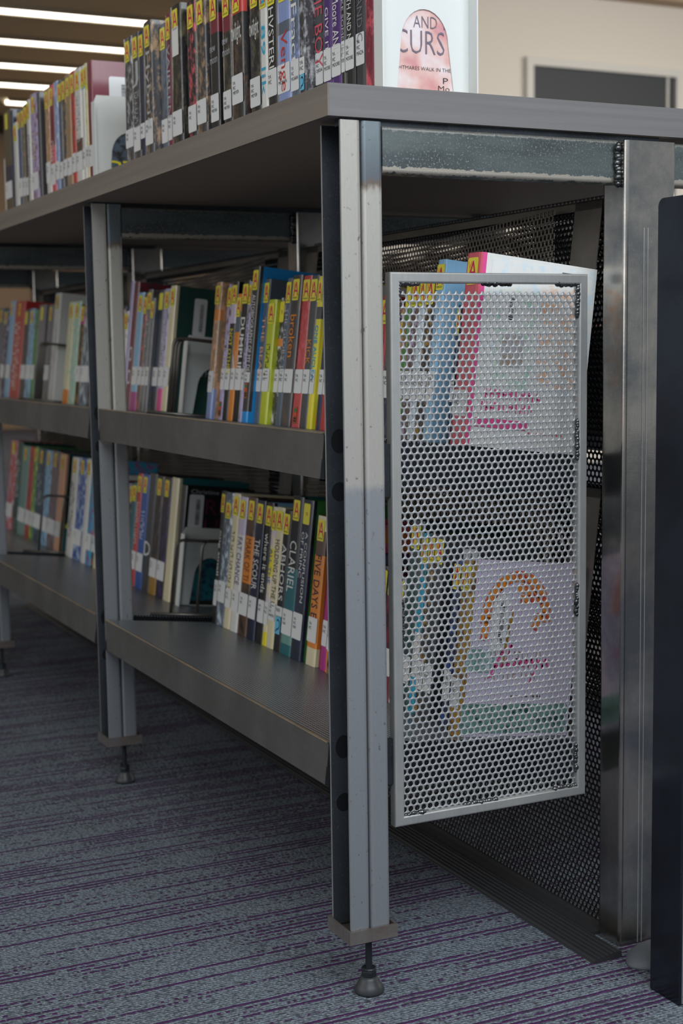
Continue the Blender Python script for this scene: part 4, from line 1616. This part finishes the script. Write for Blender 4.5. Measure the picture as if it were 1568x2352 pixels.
def bookend_mesh():
    """plate in the x-z plane at y=0 with flanges folded toward -y; arch open to the foot"""
    m = MB()
    a0, a1 = 0.028, 0.103
    hz = 0.056
    cx, rx = (a0+a1)/2-0.001, 0.031
    rz = 0.038
    hole = [(a0, 0.0), (cx-rx, hz)]
    hole += [(cx-rx*math.cos(PI*i/14), hz+rz*math.sin(PI*i/14)) for i in range(1, 14)]
    hole += [(cx+rx, hz), (a1, 0.0)]
    r = 0.008
    n = len(hole)
    outer = []
    pathp = [(0, 0), (0, BE_H-r)]+[(r-r*math.cos(PI/2*i/4), BE_H-r+r*math.sin(PI/2*i/4)) for i in range(1, 5)]
    pathp += [(BE_W-r+r*math.sin(PI/2*i/4), BE_H-r+r*math.cos(PI/2*i/4)) for i in range(0, 5)]+[(BE_W, 0)]
    # resample the outer path to the same count
    seg = [0]
    for p, q_ in zip(pathp[:-1], pathp[1:]):
        seg.append(seg[-1]+math.hypot(q_[0]-p[0], q_[1]-p[1]))
    for i in range(n):
        s = seg[-1]*i/(n-1)
        for k in range(len(pathp)-1):
            if seg[k] <= s <= seg[k+1]+1e-9:
                u = (s-seg[k])/(seg[k+1]-seg[k]) if seg[k+1] > seg[k] else 0
                outer.append((pathp[k][0]+(pathp[k+1][0]-pathp[k][0])*u, pathp[k][1]+(pathp[k+1][1]-pathp[k][1])*u))
                break
    vs = [(x, 0, z) for x, z in outer]+[(x, 0, z) for x, z in hole]+[(x, BE_T, z) for x, z in outer]+[(x, BE_T, z) for x, z in hole]
    fs = []
    for i in range(n-1):
        fs += [(i, i+1, n+i+1, n+i), (2*n+i, 3*n+i, 3*n+i+1, 2*n+i+1), (i, 2*n+i, 2*n+i+1, i+1), (n+i, n+i+1, 3*n+i+1, 3*n+i)]
    m.add(vs, fs)
    for x in (0.0, BE_W-BE_T):
        m.box(x, x+BE_T, -BE_F, 0.0004, 0.0, BE_H-0.012)
    # base tongue under the books
    m.box(0.006, BE_W-0.006, 0.0, 0.07, 0.0, 0.0011)
    return m.mesh('bookend', [M_BEND])


BE_MESH = bookend_mesh()


def bookend(row, y, s, label, sc=(1, 1, 1)):
    o = link('bookend', BE_MESH)
    p = row.pt(y, 0.0, s-row.s)
    o.location = p
    o.rotation_euler = (0, row.tilt, 0)
    o.scale = sc
    tag(o, label, 'bookend', 'white arched bookends')
    h = MB(); h.lathe([(0.0028, -0.0003), (0.0028, 0.0001)], 0, 0, 14)
    me = h.mesh('screw_hole', [M_SCORCH])
    k = link('screw_hole', me, o)
    k.matrix_basis = Matrix(((1, 0, 0, 0.082), (0, 0, 1, 0), (0, 1, 0, 0.130), (0, 0, 0, 1)))
    return o


# near corner of the countertop, with the pale pink cover behind it
bookend(RT_, 0.0225, 0.0555, 'white arched bookend at the near corner of the countertop')
ye0 = 0.0245
e = empty('book', RT_.pt(ye0, 0.0, 0.004))
W = 0.130
t_ = bt1[0][1]-ye0-0.001
op = dict(W=W, cov='white')
nb = make_book(RT_, ye0, bt1[0][1]-0.0006, 0.222, 'maroon', dict(c2='rose', W=0.128, cov='white'), ds=0.006)
bpy.data.objects.remove(e)
tag(nb, 'pale pink watercolour cover showing through the near corner bookend', 'book', G_T)
tw = NT('watercolour_wash')
wn = tw.noise(tw.coord((22, 22, 22)), 1.0, 3, 0.5)
tw.set(Base_Color=tw.ramp(wn, [(0.36, srgb('#e2d6d8')), (0.50, srgb('#dcb5ae')), (0.62, srgb('#cf8f90')), (0.72, srgb('#c9a3b4'))]), Roughness=0.3, Coat_Weight=0.5)
cover_print(nb, 'watercolour', 0.004, 0.126, 0.002, 0.212, tw.m, 0.0003)
M_TW = plain('ink_dusk', '#6f6473', 0.5)
x0 = 0.026
cover_text(nb, 'AND TH', 0.050, 0.104, 0.0735, 0.0865, M_TW, 'title_line', 0.001, -0.012)
cover_text(nb, 'CURS', 0.0265, 0.0905, 0.0445, 0.0705, M_TW, 'title_line', 0.001, -0.012)
cover_text(nb, 'NIGHTMARES WALK IN THE', 0.0195, 0.0985, 0.0262, 0.0302, M_INK, 'subtitle', 0.001, -0.012)
cover_text(nb, 'P', 0.0885, 0.0950, 0.0130, 0.0195, M_INK, 'author', 0.001, -0.012)
cover_text(nb, 'Mo', 0.0820, 0.0970, 0.0045, 0.0105, M_INK, 'author', 0.001, -0.012)
# others
yb = bt2[0][1]
bookend(RT_, yb-0.004, 0.0470, 'white arched bookend holding the maroon book further along the countertop', (1.05, 1, 1.10))
yl = bt2[-1][2]
bookend(RT_, yl+0.014, 0.0530, 'white bookend cut off by the left edge of the picture')
bookend(RM_, min(1.118, bm1b[0][1]-0.004), RM_.s+0.004, 'white arched bookend with dark green book in the upper shelf second bay')
# lower shelf: free-standing black book with purple words behind its bookend
yk = bl1b[0][1]-0.030
kb = make_book(RL_, yk, bl1b[0][1]-0.001, 0.232, 'black', dict(c2=None, W=0.150), ds=0.006)
tag(kb, 'black jacket with dull purple words behind the lower shelf bookend', 'book', G_L)
barcode(kb, 0.008, 0.038, 0.150, 0.216)
cover_text(kb, 'Christine Meredith', 0.010, 0.130, 0.218, 0.226, ink('silver'), 'author')
cover_text(kb, 'RED', 0.042, 0.125, 0.178, 0.208, plain('ink_plum', '#5c2244', .5))
cover_text(kb, 'LIVE', 0.042, 0.125, 0.140, 0.170, plain('ink_plum', '#5c2244', .5))
cover_print(kb, 'blue_picture', 0.024, 0.125, 0.010, 0.110, book_mat('teal', 'navy'), 0.0004)
bookend(RL_, yk-0.003, RL_.s+0.002, 'white arched bookend with black book in the lower shelf second bay')
# third bay covers
e, y0, y1, h = bm2[0][:4]
strokes(e, 'black_wedge', [(0.030, h-0.030, 0.038, h-0.075)], 0.012, ink('charcoal'))
strokes(e, 'frame_mark', [(0.030, 0.055, 0.030, 0.090), (0.044, 0.055, 0.044, 0.090), (0.030, 0.090, 0.044, 0.090), (0.030, 0.055, 0.044, 0.055)], 0.004, ink('grey'))
e, y0, y1, h = bl2[0][:4]
cover_print(e, 'dark_cover', 0.010, 0.145, 0.070, h-0.002, book_mat('black', 'forest'), 0.0004)
cover_text(e, 'y', 0.020, 0.060, 0.130, 0.190, ink('yellow'))
strokes(e, 'yellow_stroke', [(0.014, 0.060, 0.030, 0.090)], 0.008, ink('yellow'))
